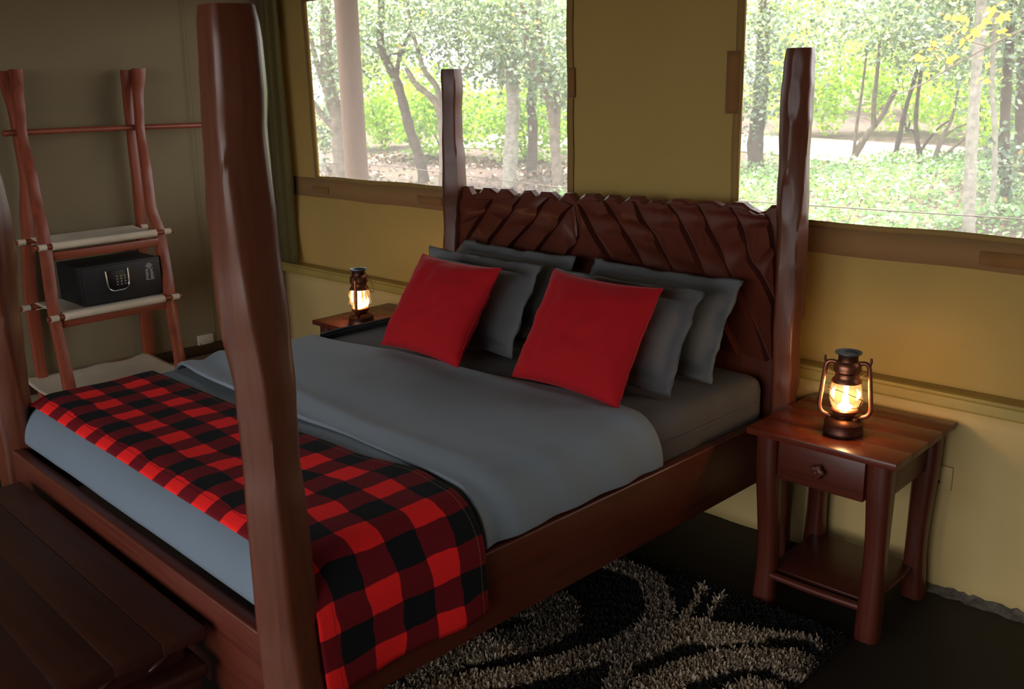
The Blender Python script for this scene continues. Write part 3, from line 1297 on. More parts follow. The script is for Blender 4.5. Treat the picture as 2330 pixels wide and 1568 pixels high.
def nightstand(label, x0, x1, y0, y1, h, seed):
    cx, cy = (x0 + x1) / 2, (y0 + y1) / 2
    r = empty('nightstand', (cx, cy, 0))
    tag(r, label, 'nightstand', 'nightstands either side of the bed')
    hx, hy = (x1 - x0) / 2, (y1 - y0) / 2
    nb = 4
    for k in range(nb):
        a = -hy + 2 * hy * k / nb
        b = -hy + 2 * hy * (k + 1) / nb
        box('top_board', -hx, hx, a + .0004, b - .0004, h - .022, h - (.0002 if k % 2 else 0), M_TABLE, r, .0005 if 0 < k < nb - 1 else .003, 2)
    lw = .075
    ix, iy = hx - .062, hy - .058
    for sx in (-1, 1):
        for sy in (-1, 1):
            shaped_leg(r, sx * ix, sy * iy, h - .022, lw, sx, sy, seed + sx + 2 * sy)
    zb = h - .155
    box('back_apron', -ix, ix, iy - .012, iy + .012, zb, h - .022, M_WOOD_X, r)
    for sx in (-1, 1):
        box('side_apron', sx * ix - .012, sx * ix + .012, -iy, iy, zb, h - .022, M_WOOD_Y, r)
    d = box('drawer', -ix + lw / 2 + .002, ix - lw / 2 - .002, -iy - .030, -iy + .28, zb - .004, h - .028, M_WOOD_X, r, .003)
    # carved flower knob
    seg = 40
    prof = [(.0, .000), (.010, .000), (.010, .010), (.021, .014), (.023, .019), (.019, .024), (.008, .026), (.006, .030), (.0, .031)]
    rings = []
    for rr, zz in prof:
        ring = []
        for k in range(seg):
            a = 2 * PI * k / seg
            q = rr * (1 + (.16 * math.cos(5 * a) if zz > .011 and rr > .015 else 0))
            ring.append(Vector((q * math.cos(a), -iy - .030 - zz, zb + .063 + q * math.sin(a))))
        rings.append(ring)
    loft('knob', rings, M_WOOD_X, d, caps=False, auto=40)
    box('shelf', -ix, ix, -iy + .02, iy, .098, .116, M_WOOD_X, r, .003)
    tube('stretcher', smooth_path([(-ix + .03, -iy - .012, .105), (0, -iy - .014, .103), (ix - .03, -iy - .012, .105)], 6), .013, M_WOOD_X, r, 12)
    return r


nightstand('dark red-brown nightstand with a flower-knob drawer, right of the bed', 1.094, 1.582, -.505, -.030, .62, .3)
nightstand('red-brown nightstand half hidden behind the far left side of the bed', -1.243, -.835, -.553, -.075, .62, 1.1)


# ------------------------------------------------------------------ lanterns
def make_lantern():
    r = empty('hurricane_lantern')
    lathe('fuel_tank', [(.0, .0), (.058, .0), (.061, .004), (.0615, .012), (.059, .017), (.0585, .034), (.060, .038), (.0575, .043), (.049, .049), (.044, .053), (.030, .057), (.0, .058)], M_COPPER_D, r, 40)
    lathe('burner', [(.028, .055), (.030, .062), (.038, .068), (.041, .074), (.0415, .080), (.037, .084), (.030, .085), (.0, .085)], M_COPPER, r, 36)
    cap = lathe('filler_cap', [(.0, .0), (.009, .0), (.0095, .006), (.007, .009), (.0, .009)], M_COPPER, r, 16)
    cap.location = (.033, -.022, .052)
    g = lathe('globe', [(.036, .084), (.042, .094), (.048, .112), (.0495, .128), (.048, .146), (.044, .164), (.041, .172)], M_GLASS, r, 40, None)
    # flame and its glowing wick plate
    fl = lathe('flame', [(.0, .087), (.022, .0875), (.023, .090), (.014, .095), (.0095, .106), (.009, .118), (.0065, .130), (.007, .144), (.0075, .156), (.004, .166), (.0, .168)], M_FLAME, r, 18, None)
    ld = bpy.data.lights.new('lantern_light', 'POINT')
    ld.energy = 0.55
    ld.color = (1.0, .60, .26)
    ld.shadow_soft_size = .02
    lo = bpy.data.objects.new('lantern_light', ld)
    link(lo, r)
    lo.location = (0, -.028, .135)
    lathe('hood', [(.040, .168), (.0455, .170), (.0445, .175), (.038, .183), (.0355, .190), (.0355, .198), (.040, .203), (.0425, .206), (.0415, .214), (.0415, .220), (.039, .229), (.034, .236), (.031, .238)], M_COPPER, r, 40)
    ch = lathe('chimney', [(.031, .236), (.030, .240), (.0295, .256), (.031, .259)], M_COPPER_D, r, 36)
    lathe('rim', [(.0295, .256), (.037, .260), (.0405, .264), (.0405, .266), (.036, .265), (.029, .258), (.022, .254), (.0, .252)], M_RIM, ch, 36)
    for sx in (-1, 1):
        path = smooth_path([(sx * .036, 0, .231), (sx * .052, 0, .232), (sx * .062, 0, .222), (sx * .066, 0, .200), (sx * .071, 0, .15), (sx * .076, 0, .100), (sx * .075, 0, .078), (sx * .066, 0, .064), (sx * .050, 0, .057), (sx * .040, 0, .054)], 6)
        tb = tube('side_tube', path, .0072, M_COPPER, r, 12)
        lathe_o = tube('handle_ear', [(sx * .064, 0, .226), (sx * .068, 0, .240), (sx * .067, 0, .250)], [.005, .004, .003], M_COPPER_D, tb, 8)
    # crossed guard wires round the globe
    for sg in (-1, 1):
        pth = []
        for k in range(41):
            a = -PI * .5 - PI * .9 + 1.8 * PI * k / 40
            rad = .0525
            zz = .128 + sg * .030 * math.cos(a + PI / 2 + 0 * sg) * (1 if True else 0)
            zz = .126 + sg * .028 * math.sin(a)
            pth.append((rad * math.cos(a + .6 * sg), rad * math.sin(a + .6 * sg), zz))
        tube('guard_wire', pth, .0011, M_WIRE, r, 6)
    # thin bail handle folded down behind
    pth = []
    for k in range(25):
        a = PI * k / 24
        pth.append((.067 * math.cos(a), .055 * math.sin(a) + .012, .242 - .085 * math.sin(a)))
    tube('bail_handle', pth, .0013, M_WIRE, r, 6)
    return r


lan = make_lantern()
lan.location = (1.350, -.357, .62)
lan.rotation_euler = (0, 0, math.radians(20))
tag(lan, 'lit copper hurricane lantern on the right nightstand', 'lantern', 'hurricane lanterns')
lan2 = copy_tree(lan)
lan2.location = (-.985, -.452, .62)
lan2.rotation_euler = (0, 0, math.radians(-52))
lan2['label'] = 'small lit copper lantern on the far left nightstand'

# ------------------------------------------------------------------ bench at the foot of the bed (bed-aligned)
bench = empty('wooden_bench', tuple(bw(0, 2.3, 0)), TH)
tag(bench, 'dark wooden bench with plank top at the foot of the bed', 'bench')
# local: x = s, y = -(t-2.3)
ys = [-.25, -.128, -.012, .098, .205]
for k in range(4):
    box('top_board', -.64, .605, ys[k] + .0002, ys[k + 1] - .0002, .468, .5 - .0004 * (k % 2), M_BENCH, bench, .004 if k in (0, 3) else .001, 3)
ap = box('side_apron', .545, .565, -.20, .165, .412, .468, M_BENCH, bench, .004)
for cy in (.11, -.02, -.14):
    rings = []
    for i in range(9):
        f = -1 + 2 * i / 8
        w_ = math.sqrt(max(.02, 1 - f * f))
        rings.append([Vector((.563 + .010 * w_ * max(0, math.cos(a)), cy + f * .035 + .006 * w_ * math.sin(a), .440 + f * .016 + .012 * w_ * math.sin(a))) for a in [2 * PI * k / 12 for k in range(12)]])
    loft('carved_leaf', rings, M_BENCH, ap)
box('side_apron', -.60, -.58, -.20, .165, .412, .468, M_BENCH, bench, .004)
box('front_apron', -.58, .545, -.215, -.195, .412, .468, M_BENCH, bench, .004)
box('back_apron', -.58, .545, .145, .165, .412, .468, M_BENCH, bench, .004)
box('lower_board', -.65, .615, -.245, .200, .376, .412, M_BENCH, bench, .012, 4)
for sx in (-.60, .56):
    for sy in (-.20, .155):
        box('leg', sx - .035, sx + .035, sy - .035, sy + .035, 0, .376, M_BENCH, bench, .006)

# ------------------------------------------------------------------ shaggy rug
BANDS = [(.052, [[0.551, -0.641], [0.694, -0.617], [0.811, -0.619], [0.941, -0.738], [1.008, -0.893], [0.985, -1.044], [0.929, -1.187], [0.869, -1.317], [0.783, -1.451], [0.692, -1.576], [0.636, -1.709]]),
         (.075, [[0.605, -1.075], [0.684, -0.966], [0.764, -1.049], [0.751, -1.161], [0.690, -1.297], [0.635, -1.411], [0.600, -1.519]]),
         (.020, [[0.981, -0.549], [1.027, -0.699], [1.053, -0.801]]), (.016, [[1.054, -0.555], [1.1, -0.707], [1.111, -0.8]]),
         (.075, [[1.043, -0.875], [1.09, -0.815], [1.173, -0.765]]), (.055, [[1.173, -.755], [1.258, -0.700]]), (.022, [[1.24, -.69], [1.349, -0.621], [1.421, -0.590], [1.445, -.62]]),
         (.040, [[1.104, -0.84], [1.065, -0.972], [1.047, -1.082], [1.108, -1.203]]),
         (.060, [[1.182, -1.135], [1.209, -0.997], [1.276, -0.862], [1.362, -0.774]]), (.058, [[1.362, -.775], [1.430, -0.735], [1.440, -.79]]),
         (.055, [[1.373, -1.045], [1.406, -0.934], [1.45, -0.92]]),
         (.05, [[.30, -.75], [.18, -1.0], [.22, -1.3], [.35, -1.5]]), (.05, [[1.2, -1.5], [1.05, -1.65], [.9, -1.72]])]


def rug_pattern(X, Y):
    best = np.full(X.shape, 9.0)
    for wd, pl in BANDS:
        for a, b in zip(pl, pl[1:]):
            ax, ay = a
            dx, dy = b[0] - ax, b[1] - ay
            q = np.clip(((X - ax) * dx + (Y - ay) * dy) / (dx * dx + dy * dy), 0, 1)
            d = np.hypot(X - ax - q * dx, Y - ay - q * dy) - wd
            best = np.minimum(best, d)
    return best


rug = empty('shag_rug', (.85, -1.1, 0))
tag(rug, 'dark shaggy rug with beige swirls on the floor beside the bed', 'rug')
RX0, RX1, RY0, RY1 = .05, 1.48, -1.85, -.50
rb = box('backing', RX0 - .85, RX1 - .85, RY0 + 1.1, RY1 + 1.1, .001, .008, simple('rug_backing', sr('#14110f'), 0.95), rug, 0)
rng = np.random.default_rng(7)
N = 60000
X = rng.uniform(RX0, RX1, N)
Y = rng.uniform(RY0, RY1, N)
keep = (X > 0.42) | (rng.random(N) < .15)
X, Y = X[keep], Y[keep]
N = len(X)
dpat = rug_pattern(X, Y) + .008 + rng.normal(0, .005, N)
pale = dpat < 0
H = np.where(pale, rng.uniform(.018, .030, N), rng.uniform(.012, .020, N))
ang = rng.uniform(0, 2 * PI, N)
lean = rng.uniform(.15, .9, N)
la = rng.uniform(0, 2 * PI, N)
wd = rng.uniform(.0022, .0040, N)
base = np.stack([X - .85, Y + 1.1, np.full(N, .007)], 1)
side = np.stack([np.cos(ang), np.sin(ang), np.zeros(N)], 1) * wd[:, None]
tip = base + np.stack([np.cos(la) * np.sin(lean), np.sin(la) * np.sin(lean), np.cos(lean)], 1) * H[:, None]
mid = base + (tip - base) * .55 + np.array([0, 0, .004])
V = np.stack([base - side, base + side, mid + side, mid - side, tip + side * .5, tip - side * .5], 1).reshape(-1, 3)
i0 = np.arange(N)[:, None] * 6
F = np.concatenate([i0 + np.array([[0, 1, 2, 3]]), i0 + np.array([[3, 2, 4, 5]])], 0).reshape(-1, 4)
tone = np.where(pale, .62 + .16 * np.sin(X * 9 + Y * 4) + rng.normal(0, .12, N), .06 + rng.normal(0, .03, N))
# the swirl close to the headboard side is a greyer yarn
grey = (X < .80) & (Y > -1.35) & pale & (rug_pattern(X, Y) < 0)
tone = np.where((X < .86) & (Y > -1.25) & pale & (np.hypot(X - .70, Y + 1.08) < .2), .38 + rng.normal(0, .08, N), tone)


def np_mesh(name, V, F, mat, parent=None, tint=None):
    me = bpy.data.meshes.new(name)
    nf, k = F.shape
    me.vertices.add(len(V))
    me.vertices.foreach_set('co', V.astype(np.float32).ravel())
    me.loops.add(nf * k)
    me.loops.foreach_set('vertex_index', F.astype(np.int32).ravel())
    me.polygons.add(nf)
    me.polygons.foreach_set('loop_start', np.arange(0, nf * k, k, dtype=np.int32))
    if tint is not None:
        a = me.attributes.new('tint', 'FLOAT', 'POINT')
        a.data.foreach_set('value', np.clip(tint, 0, 1).astype(np.float32))
    me.update()
    me.validate()
    if mat:
        me.materials.append(mat)
    o = bpy.data.objects.new(name, me)
    link(o, parent)
    return o


g = NT('shag_yarn')
at = g.n('ShaderNodeAttribute')
at.attribute_name = 'tint'
c = ramp(g, at.outputs['Fac'], [(0, sr('#0e0c0b')), (.2, sr('#191412')), (.4, sr('#6f665c')), (.65, sr('#a5917a')), (1, sr('#d2c2aa'))])
principled(g, c, .9)
pile = np_mesh('pile', V, F, g.m, rug, np.repeat(tone, 6))
pile['kind'] = 'stuff'

# ------------------------------------------------------------------ rack with canvas shelves against the left wall
rack = empty('luggage_rack', (-2.05, -1.17, 0))
tag(rack, 'reddish wooden A-frame rack with three cream canvas shelves by the left wall', 'rack')
RO = Vector((-2.05, -1.17, 0))


def rk(x, y, z):
    return Vector((x, y, z)) - RO


def rack_leg(p_tab, wy, wx, seed):
    """p_tab: (z, x, y, scale)"""
    rings = []
    n = 44
    z0, z1 = p_tab[0][0], p_tab[-1][0]
    for i in range(n + 1):
        z = z0 + (z1 - z0) * i / n
        x, y, k = interp(p_tab, z)
        # hand-shaped: flares at the head, narrows in the middle
        ky = k * (1 + .10 * math.sin(z * 6.5 + seed))
        ring = []
        for q in range(12):
            a = 2 * PI * q / 12 + PI / 12
            c_, s_ = math.cos(a), math.sin(a)
            rr = (abs(c_) ** 4 + abs(s_) ** 4) ** -.25
            ring.append(rk(x + wx / 2 * k * rr * c_, y + wy / 2 * ky * rr * s_, z))
        rings.append(ring)
    return loft('leg', rings, M_RACK, rack, auto=50)


# front legs (splayed into the room) and back legs
rack_leg([(0, -1.735, -1.525, 1.0), (.36, -1.83, -1.503, 1.0), (.72, -1.925, -1.487, 1.0), (1.05, -2.01, -1.452, .95), (1.3, -2.075, -1.438, .85), (1.53, -2.14, -1.428, .8), (1.66, -2.17, -1.412, .95), (1.812, -2.205, -1.392, 1.1)], .056, .046, .3)
rack_leg([(0, -1.735, -.985, 1.0), (.37, -1.83, -.955, 1.0), (.68, -1.925, -.922, 1.0), (1.0, -2.01, -.893, .95), (1.15, -2.05, -.905, .9), (1.3, -2.075, -.893, .95), (1.52, -2.14, -.868, .8), (1.66, -2.17, -.845, .85), (1.812, -2.205, -.808, 1.1)], .056, .046, 1.9)
rack_leg([(0, -2.262, -1.475, 1.0), (.4, -2.260, -1.468, 1.0), (.75, -2.258, -1.462, 1.0), (1.1, -2.256, -1.43, .95), (1.35, -2.254, -1.405, .85), (1.6, -2.252, -1.41, .8), (1.806, -2.250, -1.425, 1.05)], .058, .046, 2.5)
rack_leg([(0, -2.262, -.915, 1.0), (.4, -2.260, -.912, 1.0), (.75, -2.258, -.90, 1.0), (1.06, -2.256, -.868, .95), (1.35, -2.254, -.862, .85), (1.6, -2.252, -.858, .8), (1.806, -2.250, -.848, 1.05)], .058, .046, 4.1)
tube('hanging_rod', [rk(-2.17, -1.50, 1.532), rk(-2.17, -1.0, 1.53), rk(-2.17, -.38, 1.522)], .0135, M_RACK_Y, rack, 12)
box('cross_rail', -2.02 - RO.x, -1.99 - RO.x, -1.46 - RO.y, -.90 - RO.y, .955, .995, M_RACK_Y, rack, .005)
box('cross_rail', -1.945 - RO.x, -1.915 - RO.x, -1.49 - RO.y, -.925 - RO.y, .652, .690, M_RACK_Y, rack, .005)


def canvas_shelf(xf, xb, yl, yr, z, sag, over_):
    rows_ = [('b', k / 8) for k in range(8, 0, -1)] + [('m', k / 20) for k in range(21)] + [('f', k / 8) for k in range(1, 9)]
    P = []
    for kind_, f in rows_:
        row = []
        for j in range(31):
            g_ = j / 30
            y = yl + (yr - yl) * g_
            if kind_ == 'm':
                x = xb + (xf - xb) * f
                zz = z + .016 - sag * math.sin(f * PI) * (.6 + .4 * math.sin(g_ * PI)) + .003 * nz(x * 8, y * 8, z * 5) * math.sin(f * PI)
            else:
                q = f * PI * 1.15
                x = (xf + .016 * math.sin(q)) if kind_ == 'f' else (xb - .016 * math.sin(q))
                zz = z + .016 * math.cos(q)
            row.append(rk(x, y, zz))
        P.append(row)
    s = grid_mesh('canvas_shelf', P, M_STRAP, rack)
    solidify(s, .003, 0)
    for x in (xf, xb):
        tube('shelf_rod', [rk(x, yl - over_, z), rk(x, (yl + yr) / 2, z), rk(x, yr + over_ * 1.2, z)], .0112, M_RACK_Y, rack, 10)
        for y0 in (yl - over_ * .8, yr + over_ * .55):
            tube('canvas_loop', [rk(x, y0, z), rk(x, y0 + .035, z)], .0150, M_STRAP, s, 10)


canvas_shelf(-1.985, -2.235, -1.43, -.925, 1.023, .018, .075)
canvas_shelf(-1.895, -2.235, -1.455, -.965, .708, .010, .075)
# lowest, wider shelf
P = []
for i in range(26):
    f = i / 25
    row = []
    for j in range(36):
        g_ = j / 35
        y = -1.555 + .635 * g_
        x = -2.275 + .485 * f
        z = .345 - .018 * math.sin(f * PI) + .010 * nz(x * 5, y * 5, 3) + .010 * abs(2 * g_ - 1) ** 4
        row.append(rk(x, y, z))
    P.append(row)
s = grid_mesh('canvas_shelf', P, M_STRAP, rack)
solidify(s, .003, 0)
for x in (-1.80, -2.265):
    tube('shelf_rod', [rk(x, -1.58, .335), rk(x, -.90, .335)], .0112, M_RACK_Y, rack, 10)

# ------------------------------------------------------------------ safe on the middle shelf
sx0, sx1, sy0, sy1, sz0, sz1 = -2.215, -1.935, -1.338, -.942, .726, .912
SO = Vector(((sx0 + sx1) / 2, (sy0 + sy1) / 2, sz0))
safe = empty('safe', tuple(SO))
tag(safe, 'small black electronic safe with chrome handle on the middle canvas shelf', 'safe')


def sf(v):
    return Vector(v) - SO


box('body', sx0 - SO.x, sx1 - .012 - SO.x, sy0 - SO.y, sy1 - SO.y, 0, sz1 - sz0, M_BLACK, safe, .004)
door = box('door', sx1 - .012 - SO.x, sx1 - SO.x, sy0 + .006 - SO.y, sy1 - .006 - SO.y, .006, sz1 - sz0 - .006, M_BLACK, safe, .003)
xf = sx1
yk0, yk1 = -1.226, -1.118
kp = box('keypad', xf - SO.x, xf + .006 - SO.x, yk0 + .008 - SO.y, yk1 - .008 - SO.y, .790 - sz0, .878 - sz0, M_BLACK2, door, .004)
hp = smooth_path([(xf + .012, yk0, .882), (xf + .014, yk0 + .001, .84), (xf + .014, yk0 + .006, .80), (xf + .014, yk0 + .024, .785), (xf + .014, (yk0 + yk1) / 2, .784), (xf + .014, yk1 - .022, .787), (xf + .014, yk1 - .003, .804), (xf + .014, yk1, .84), (xf + .012, yk1 + .001, .884)], 6)
tube('handle', [sf(p) for p in hp], .0042, M_CHROME, door, 8)
for r_ in range(4):
    for c_ in range(3):
        y = -1.172 + .0195 * c_
        z = .850 - .0135 * r_
        wide = r_ == 3 and c_ != 1
        box('key', xf + .006 - SO.x, xf + .0075 - SO.x, y - (.005 if wide else .0028) - SO.y, y + (.005 if wide else .0028) - SO.y, z - .0012 - (0 if wide else .001) - sz0, z + .0012 + (0 if wide else .001) - sz0, M_KEYS, door, 0)
# printed instructions, too fine to read
b = bmesh.new()
random.seed(12)
zz = .886
k = 0
while zz > .802:
    if k < 5:
        wd_ = (.018, .030, .038, .026, .016)[k]
        ya, yb = -1.006 - wd_ / 2, -1.006 + wd_ / 2
        spans = [(ya, yb)]
    elif k == 14:
        spans = [(-1.028, -.984)]
    else:
        spans = [(-1.026, -1.026 + .012 + .006 * random.random()), (-1.002, -1.002 + .010 + .008 * random.random())]
    for a, c_ in spans:
        vv = [b.verts.new(sf((xf + .0007, y, z))) for y, z in ((a, zz), (c_, zz), (c_, zz + .0022), (a, zz + .0022))]
        b.faces.new(vv)
    zz -= .0056
    k += 1
bm_obj('printed_text', b, M_PRINT, door)

# ------------------------------------------------------------------ sockets
so1 = empty('wall_socket', (XL + .004, -.557, .342))
tag(so1, 'white double socket plate low on the left wall beside the rack', 'socket')
box('plate', .0, .014, -.048, .048, -.030, .030, M_SOCKET, so1, .004)
for y in (-.036, .036):
    tube('screw', [(.013, y, -.018), (.0155, y, -.018)], .0035, M_HOLE, so1, 10)
so2 = empty('wall_socket', (1.543, -.002, .410))
tag(so2, 'cream painted socket plate on the wall behind the right nightstand', 'socket')
box('plate', -.036, .036, -.010, .004, -.042, .042, M_SOCKET_Y, so2, .003)
for x, z in ((-.004, -.016), (-.022, .006)):
    tube('screw', [(x, -.009, z), (x, -.0115, z)], .0045, M_HOLE, so2, 10)

# ------------------------------------------------------------------ outside
GA, GB = -.25, .03


def gz(x, y):
    return GA + GB * max(0, y) + .05 * nz(x * .35, y * .35, 2) * max(0, min(1, (y - 2) / 4))


P = []
for i in range(81):
    x = -45 + 60 * i / 80
    P.append([(x, .3 + 50 * (j / 70) ** 1.4, gz(x, .3 + 50 * (j / 70) ** 1.4)) for j in range(71)])
go = grid_mesh('ground_outside', P, M_SOIL)
structure(go)
go2 = box('ground_front', -20, 20, -30, YF - .1, -.3, -.1, M_SOIL, bev=0)
structure(go2)


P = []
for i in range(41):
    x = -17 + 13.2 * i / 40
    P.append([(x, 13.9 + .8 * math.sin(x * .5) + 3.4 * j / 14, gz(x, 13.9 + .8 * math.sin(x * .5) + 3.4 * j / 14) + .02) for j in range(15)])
structure(grid_mesh('path_outside', P, simple('painted_sunlit_path', sr('#a3958a'), 0.95, 0.25, 3.0, 0.4, 30.0)))  # pale tone paints sunlight into the colour of the shaded path


def leaves_arrays(C, size, rng, up=.35):
    """diamond leaves at centres C"""
    n = len(C)
    d = rng.normal(size=(n, 3))
    d[:, 2] *= .6
    d /= np.linalg.norm(d, axis=1)[:, None]
    nn = rng.normal(size=(n, 3)) + np.array([0, -up * .3, up * 2])
    s_ = np.cross(d, nn)
    s_ /= np.linalg.norm(s_, axis=1)[:, None] + 1e-9
    L = (size * rng.uniform(.6, 1.35, n))[:, None]
    Wd = L * rng.uniform(.26, .42, n)[:, None]
    nrm = np.cross(s_, d)
    a = C - d * L * .5
    t = C + d * L * .5
    m1 = C + s_ * Wd * .9 + nrm * Wd * .25 - d * L * .05
    m2 = C - s_ * Wd * .9 + nrm * Wd * .25 - d * L * .05
    V = np.stack([a, m1, t, m2], 1).reshape(-1, 3)
    i0 = np.arange(n)[:, None] * 4
    F = np.concatenate([i0 + np.array([[0, 1, 2]]), i0 + np.array([[0, 2, 3]])], 0)
    return V, F


def blob_points(rng, ells, n, clump=14, spread=.22):
    """clustered points in ellipsoids (cx,cy,cz,rx,ry,rz,weight)"""
    wts = np.array([e[6] for e in ells], float)
    wts /= wts.sum()
    out = []
    for e, wq in zip(ells, wts):
        k = max(1, int(n * wq / clump))
        u = rng.normal(size=(k, 3))
        u /= np.linalg.norm(u, axis=1)[:, None]
        r = rng.random(k) ** (1 / 2.2)
        cc = u * r[:, None] * np.array(e[3:6]) + np.array(e[0:3])
        q = np.repeat(cc, clump, 0) + rng.normal(size=(k * clump, 3)) * spread
        out.append(q)
    return np.concatenate(out, 0)


def foliage(parent, ells, n, size, mat, seed, clump=14, spread=.22, bright=0.0, org=None):
    rng = np.random.default_rng(seed)
    C = blob_points(rng, ells, n, clump, spread)
    V, F = leaves_arrays(C, size, rng)
    t = np.clip(rng.normal(.45 + bright, .22, len(C)), 0, 1)
    if org is not None:
        V = V - np.array(org)
    o = np_mesh('foliage', V, F, mat, parent, np.repeat(t, 4))
    o['kind'] = 'stuff'
    return o


def tree(name, label, cat, trunk, r0, r1, branches, ells, n, size, seed, bark, leaf=None, group=None, bright=0.0, spread=.2):
    org = Vector(trunk[0])
    r = empty(name, tuple(org))
    tag(r, label, cat, group)
    path = smooth_path(trunk, 5)
    k = len(path)
    random.seed(seed)
    rad = [(r0 + (r1 - r0) * i / (k - 1)) * (1 + .08 * math.sin(i * 1.7 + seed)) for i in range(k)]
    path[0].z -= .12
    tube('trunk', [p - org for p in path], rad, bark, r, 10)
    for br in branches:
        pts, a, b = br
        bp_ = smooth_path(pts, 4)
        tube('branch', [p - org for p in bp_], [a + (b - a) * i / (len(bp_) - 1) for i in range(len(bp_))], bark, r, 7)
    if ells:
        foliage(r, ells, n, size, leaf or M_LEAF, seed, 14, spread, bright, org)
    return r


TR = 'slender forest trees outside the windows'
tree('forest_tree', 'branching tree half hidden behind the pole, far left of the left window', 'tree',
     [[-12.31, 7.78, -0.06], [-12.45, 7.91, 0.62], [-12.57, 7.97, 1.09], [-12.83, 8.0, 1.81], [-13.02, 8.18, 2.77], [-13.14, 8.37, 3.9]], .17, .10,
     [([[-12.51, 7.94, 0.85], [-12.77, 7.79, 1.14], [-12.96, 7.72, 1.42], [-13.2, 7.6, 1.7]], .07, .03), ([[-12.57, 7.97, 1.09], [-12.84, 7.93, 1.66], [-13.04, 7.92, 2.14], [-13.2, 7.92, 2.74]], .08, .04), ([[-12.53, 7.95, 0.93], [-12.48, 8.15, 1.33], [-12.51, 8.31, 1.9], [-12.4, 8.4, 2.6]], .07, .03)],
     [(-13, 8.1, 3.0, 1.3, 1.3, 1.1, 3), (-12.6, 8.0, 1.9, 1.0, 1.0, .6, 1)], 3672, .085, 31, M_BARK, None, TR)
tree('forest_tree', 'thin bare trunk leaning left across the clearing in the left window', 'tree',
     [[-10.58, 8.32, -0.01], [-10.71, 8.35, 0.41], [-10.91, 8.34, 0.86], [-11.08, 8.35, 1.32], [-11.24, 8.35, 1.74], [-11.43, 8.3, 2.09], [-11.56, 8.29, 2.4], [-11.66, 8.43, 3.01], [-11.74, 8.56, 3.9]], .105, .06,
     [([[-11.24, 8.35, 1.74], [-11.28, 8.42, 2.01], [-11.28, 8.51, 2.24], [-11.2, 8.7, 2.6]], .05, .03), ([[-11.49, 8.27, 2.17], [-11.34, 8.44, 2.22], [-11.1, 8.65, 2.3]], .03, .015)],
     [(-11.4, 8.6, 3.1, 1.4, 1.3, .9, 3), (-11.7, 8.3, 2.2, .7, .8, .5, 1)], 3182, .085, 32, M_BARK_D, None, TR)
tree('forest_tree', 'forked tree behind the left head post', 'tree',
     [[-9.8, 8.09, 0.05], [-9.91, 8.22, 0.67], [-10.04, 8.29, 1.18], [-10.18, 8.25, 1.44], [-10.44, 8.1, 1.7], [-10.58, 8.03, 1.95]], .095, .04,
     [([[-10.05, 8.31, 1.25], [-10.16, 8.34, 1.62], [-10.37, 8.25, 1.92], [-10.52, 8.25, 2.28], [-10.66, 8.25, 2.65], [-10.77, 8.26, 3.2]], .06, .025)],
     [(-10.2, 8.5, 3.0, 1.2, 1.2, .9, 3), (-10.0, 8.6, 2.2, .8, .8, .6, 1.2)], 3182, .085, 33, M_BARK, None, TR)
tree('forest_tree', 'stout upright grey trunk in the right half of the left window', 'tree',
     [[-8.62, 8.47, -0.04], [-8.75, 8.71, 0.89], [-8.8, 8.81, 1.31], [-8.89, 8.88, 1.7], [-9.07, 9.05, 2.59], [-9.19, 9.25, 3.9]], .125, .10, [],
     [(-9.2, 9.0, 2.8, 1.4, 1.2, 1.0, 3), (-8.9, 8.8, 2.0, .8, .8, .35, 1)], 4406, .085, 34, M_BARK_P, None, TR)
tree('forest_tree', 'dark thin trunk between the two pale trunks in the left window', 'tree',
     [[-9.42, 9.89, 0.01], [-9.53, 10.08, 0.8], [-9.65, 10.17, 1.34], [-9.72, 10.34, 1.96], [-9.87, 10.58, 3.6]], .10, .07, [],
     [(-9.9, 10.4, 3.0, 1.4, 1.2, 1.1, 3), (-9.3, 10.2, 1.7, .5, .5, .6, .8)], 3182, .085, 35, M_BARK_D, None, TR)
tree('forest_tree', 'twisted twin-stemmed tree at the right edge of the left window', 'tree',
     [[-7.34, 8.27, -0.04], [-7.52, 8.39, 0.73], [-7.65, 8.47, 1.26], [-7.83, 8.44, 1.66], [-8.04, 8.4, 2.06], [-8.19, 8.43, 2.9]], .085, .05,
     [([[-7.54, 8.44, 0.92], [-7.62, 8.57, 1.45], [-7.84, 8.54, 1.92], [-7.98, 8.58, 2.39], [-8.11, 8.71, 3.3]], .06, .035), ([[-7.6, 8.45, 1.1], [-7.45, 8.6, 1.5], [-7.4, 8.75, 2.0]], .03, .012)],
     [(-7.9, 8.4, 2.6, 1.3, 1.1, .85, 3), (-7.5, 8.5, 1.7, .5, .6, .5, 1)], 3916, .085, 36, M_BARK, None, TR)
tree('forest_tree', 'shaded trunk at the left edge of the right window beside the head post', 'tree',
     [[-5.82, 11.65, 0.06], [-5.93, 11.74, 0.57], [-5.98, 11.91, 1.14], [-6.07, 12.1, 1.86], [-6.19, 12.29, 2.65], [-6.28, 12.42, 3.9]], .145, .10, [],
     [(-6.0, 12.0, 2.5, 1.5, 1.3, .9, 3), (-5.6, 11.6, 1.5, .9, .8, .7, 1.4)], 5140, .085, 37, M_BARK_D, None, TR)
tree('forest_tree', 'pale lichen-spotted trunk standing upright in the right window', 'tree',
     [[-1.01, 7.75, -0.06], [-1.11, 7.91, 0.61], [-1.2, 8.08, 1.3], [-1.27, 8.23, 1.85], [-1.38, 8.42, 3.6]], .072, .055, [],
     [(-1.6, 8.6, 3.0, 1.3, 1.1, .8, 1)], 1836, .085, 38, M_BARK_P, None, TR)
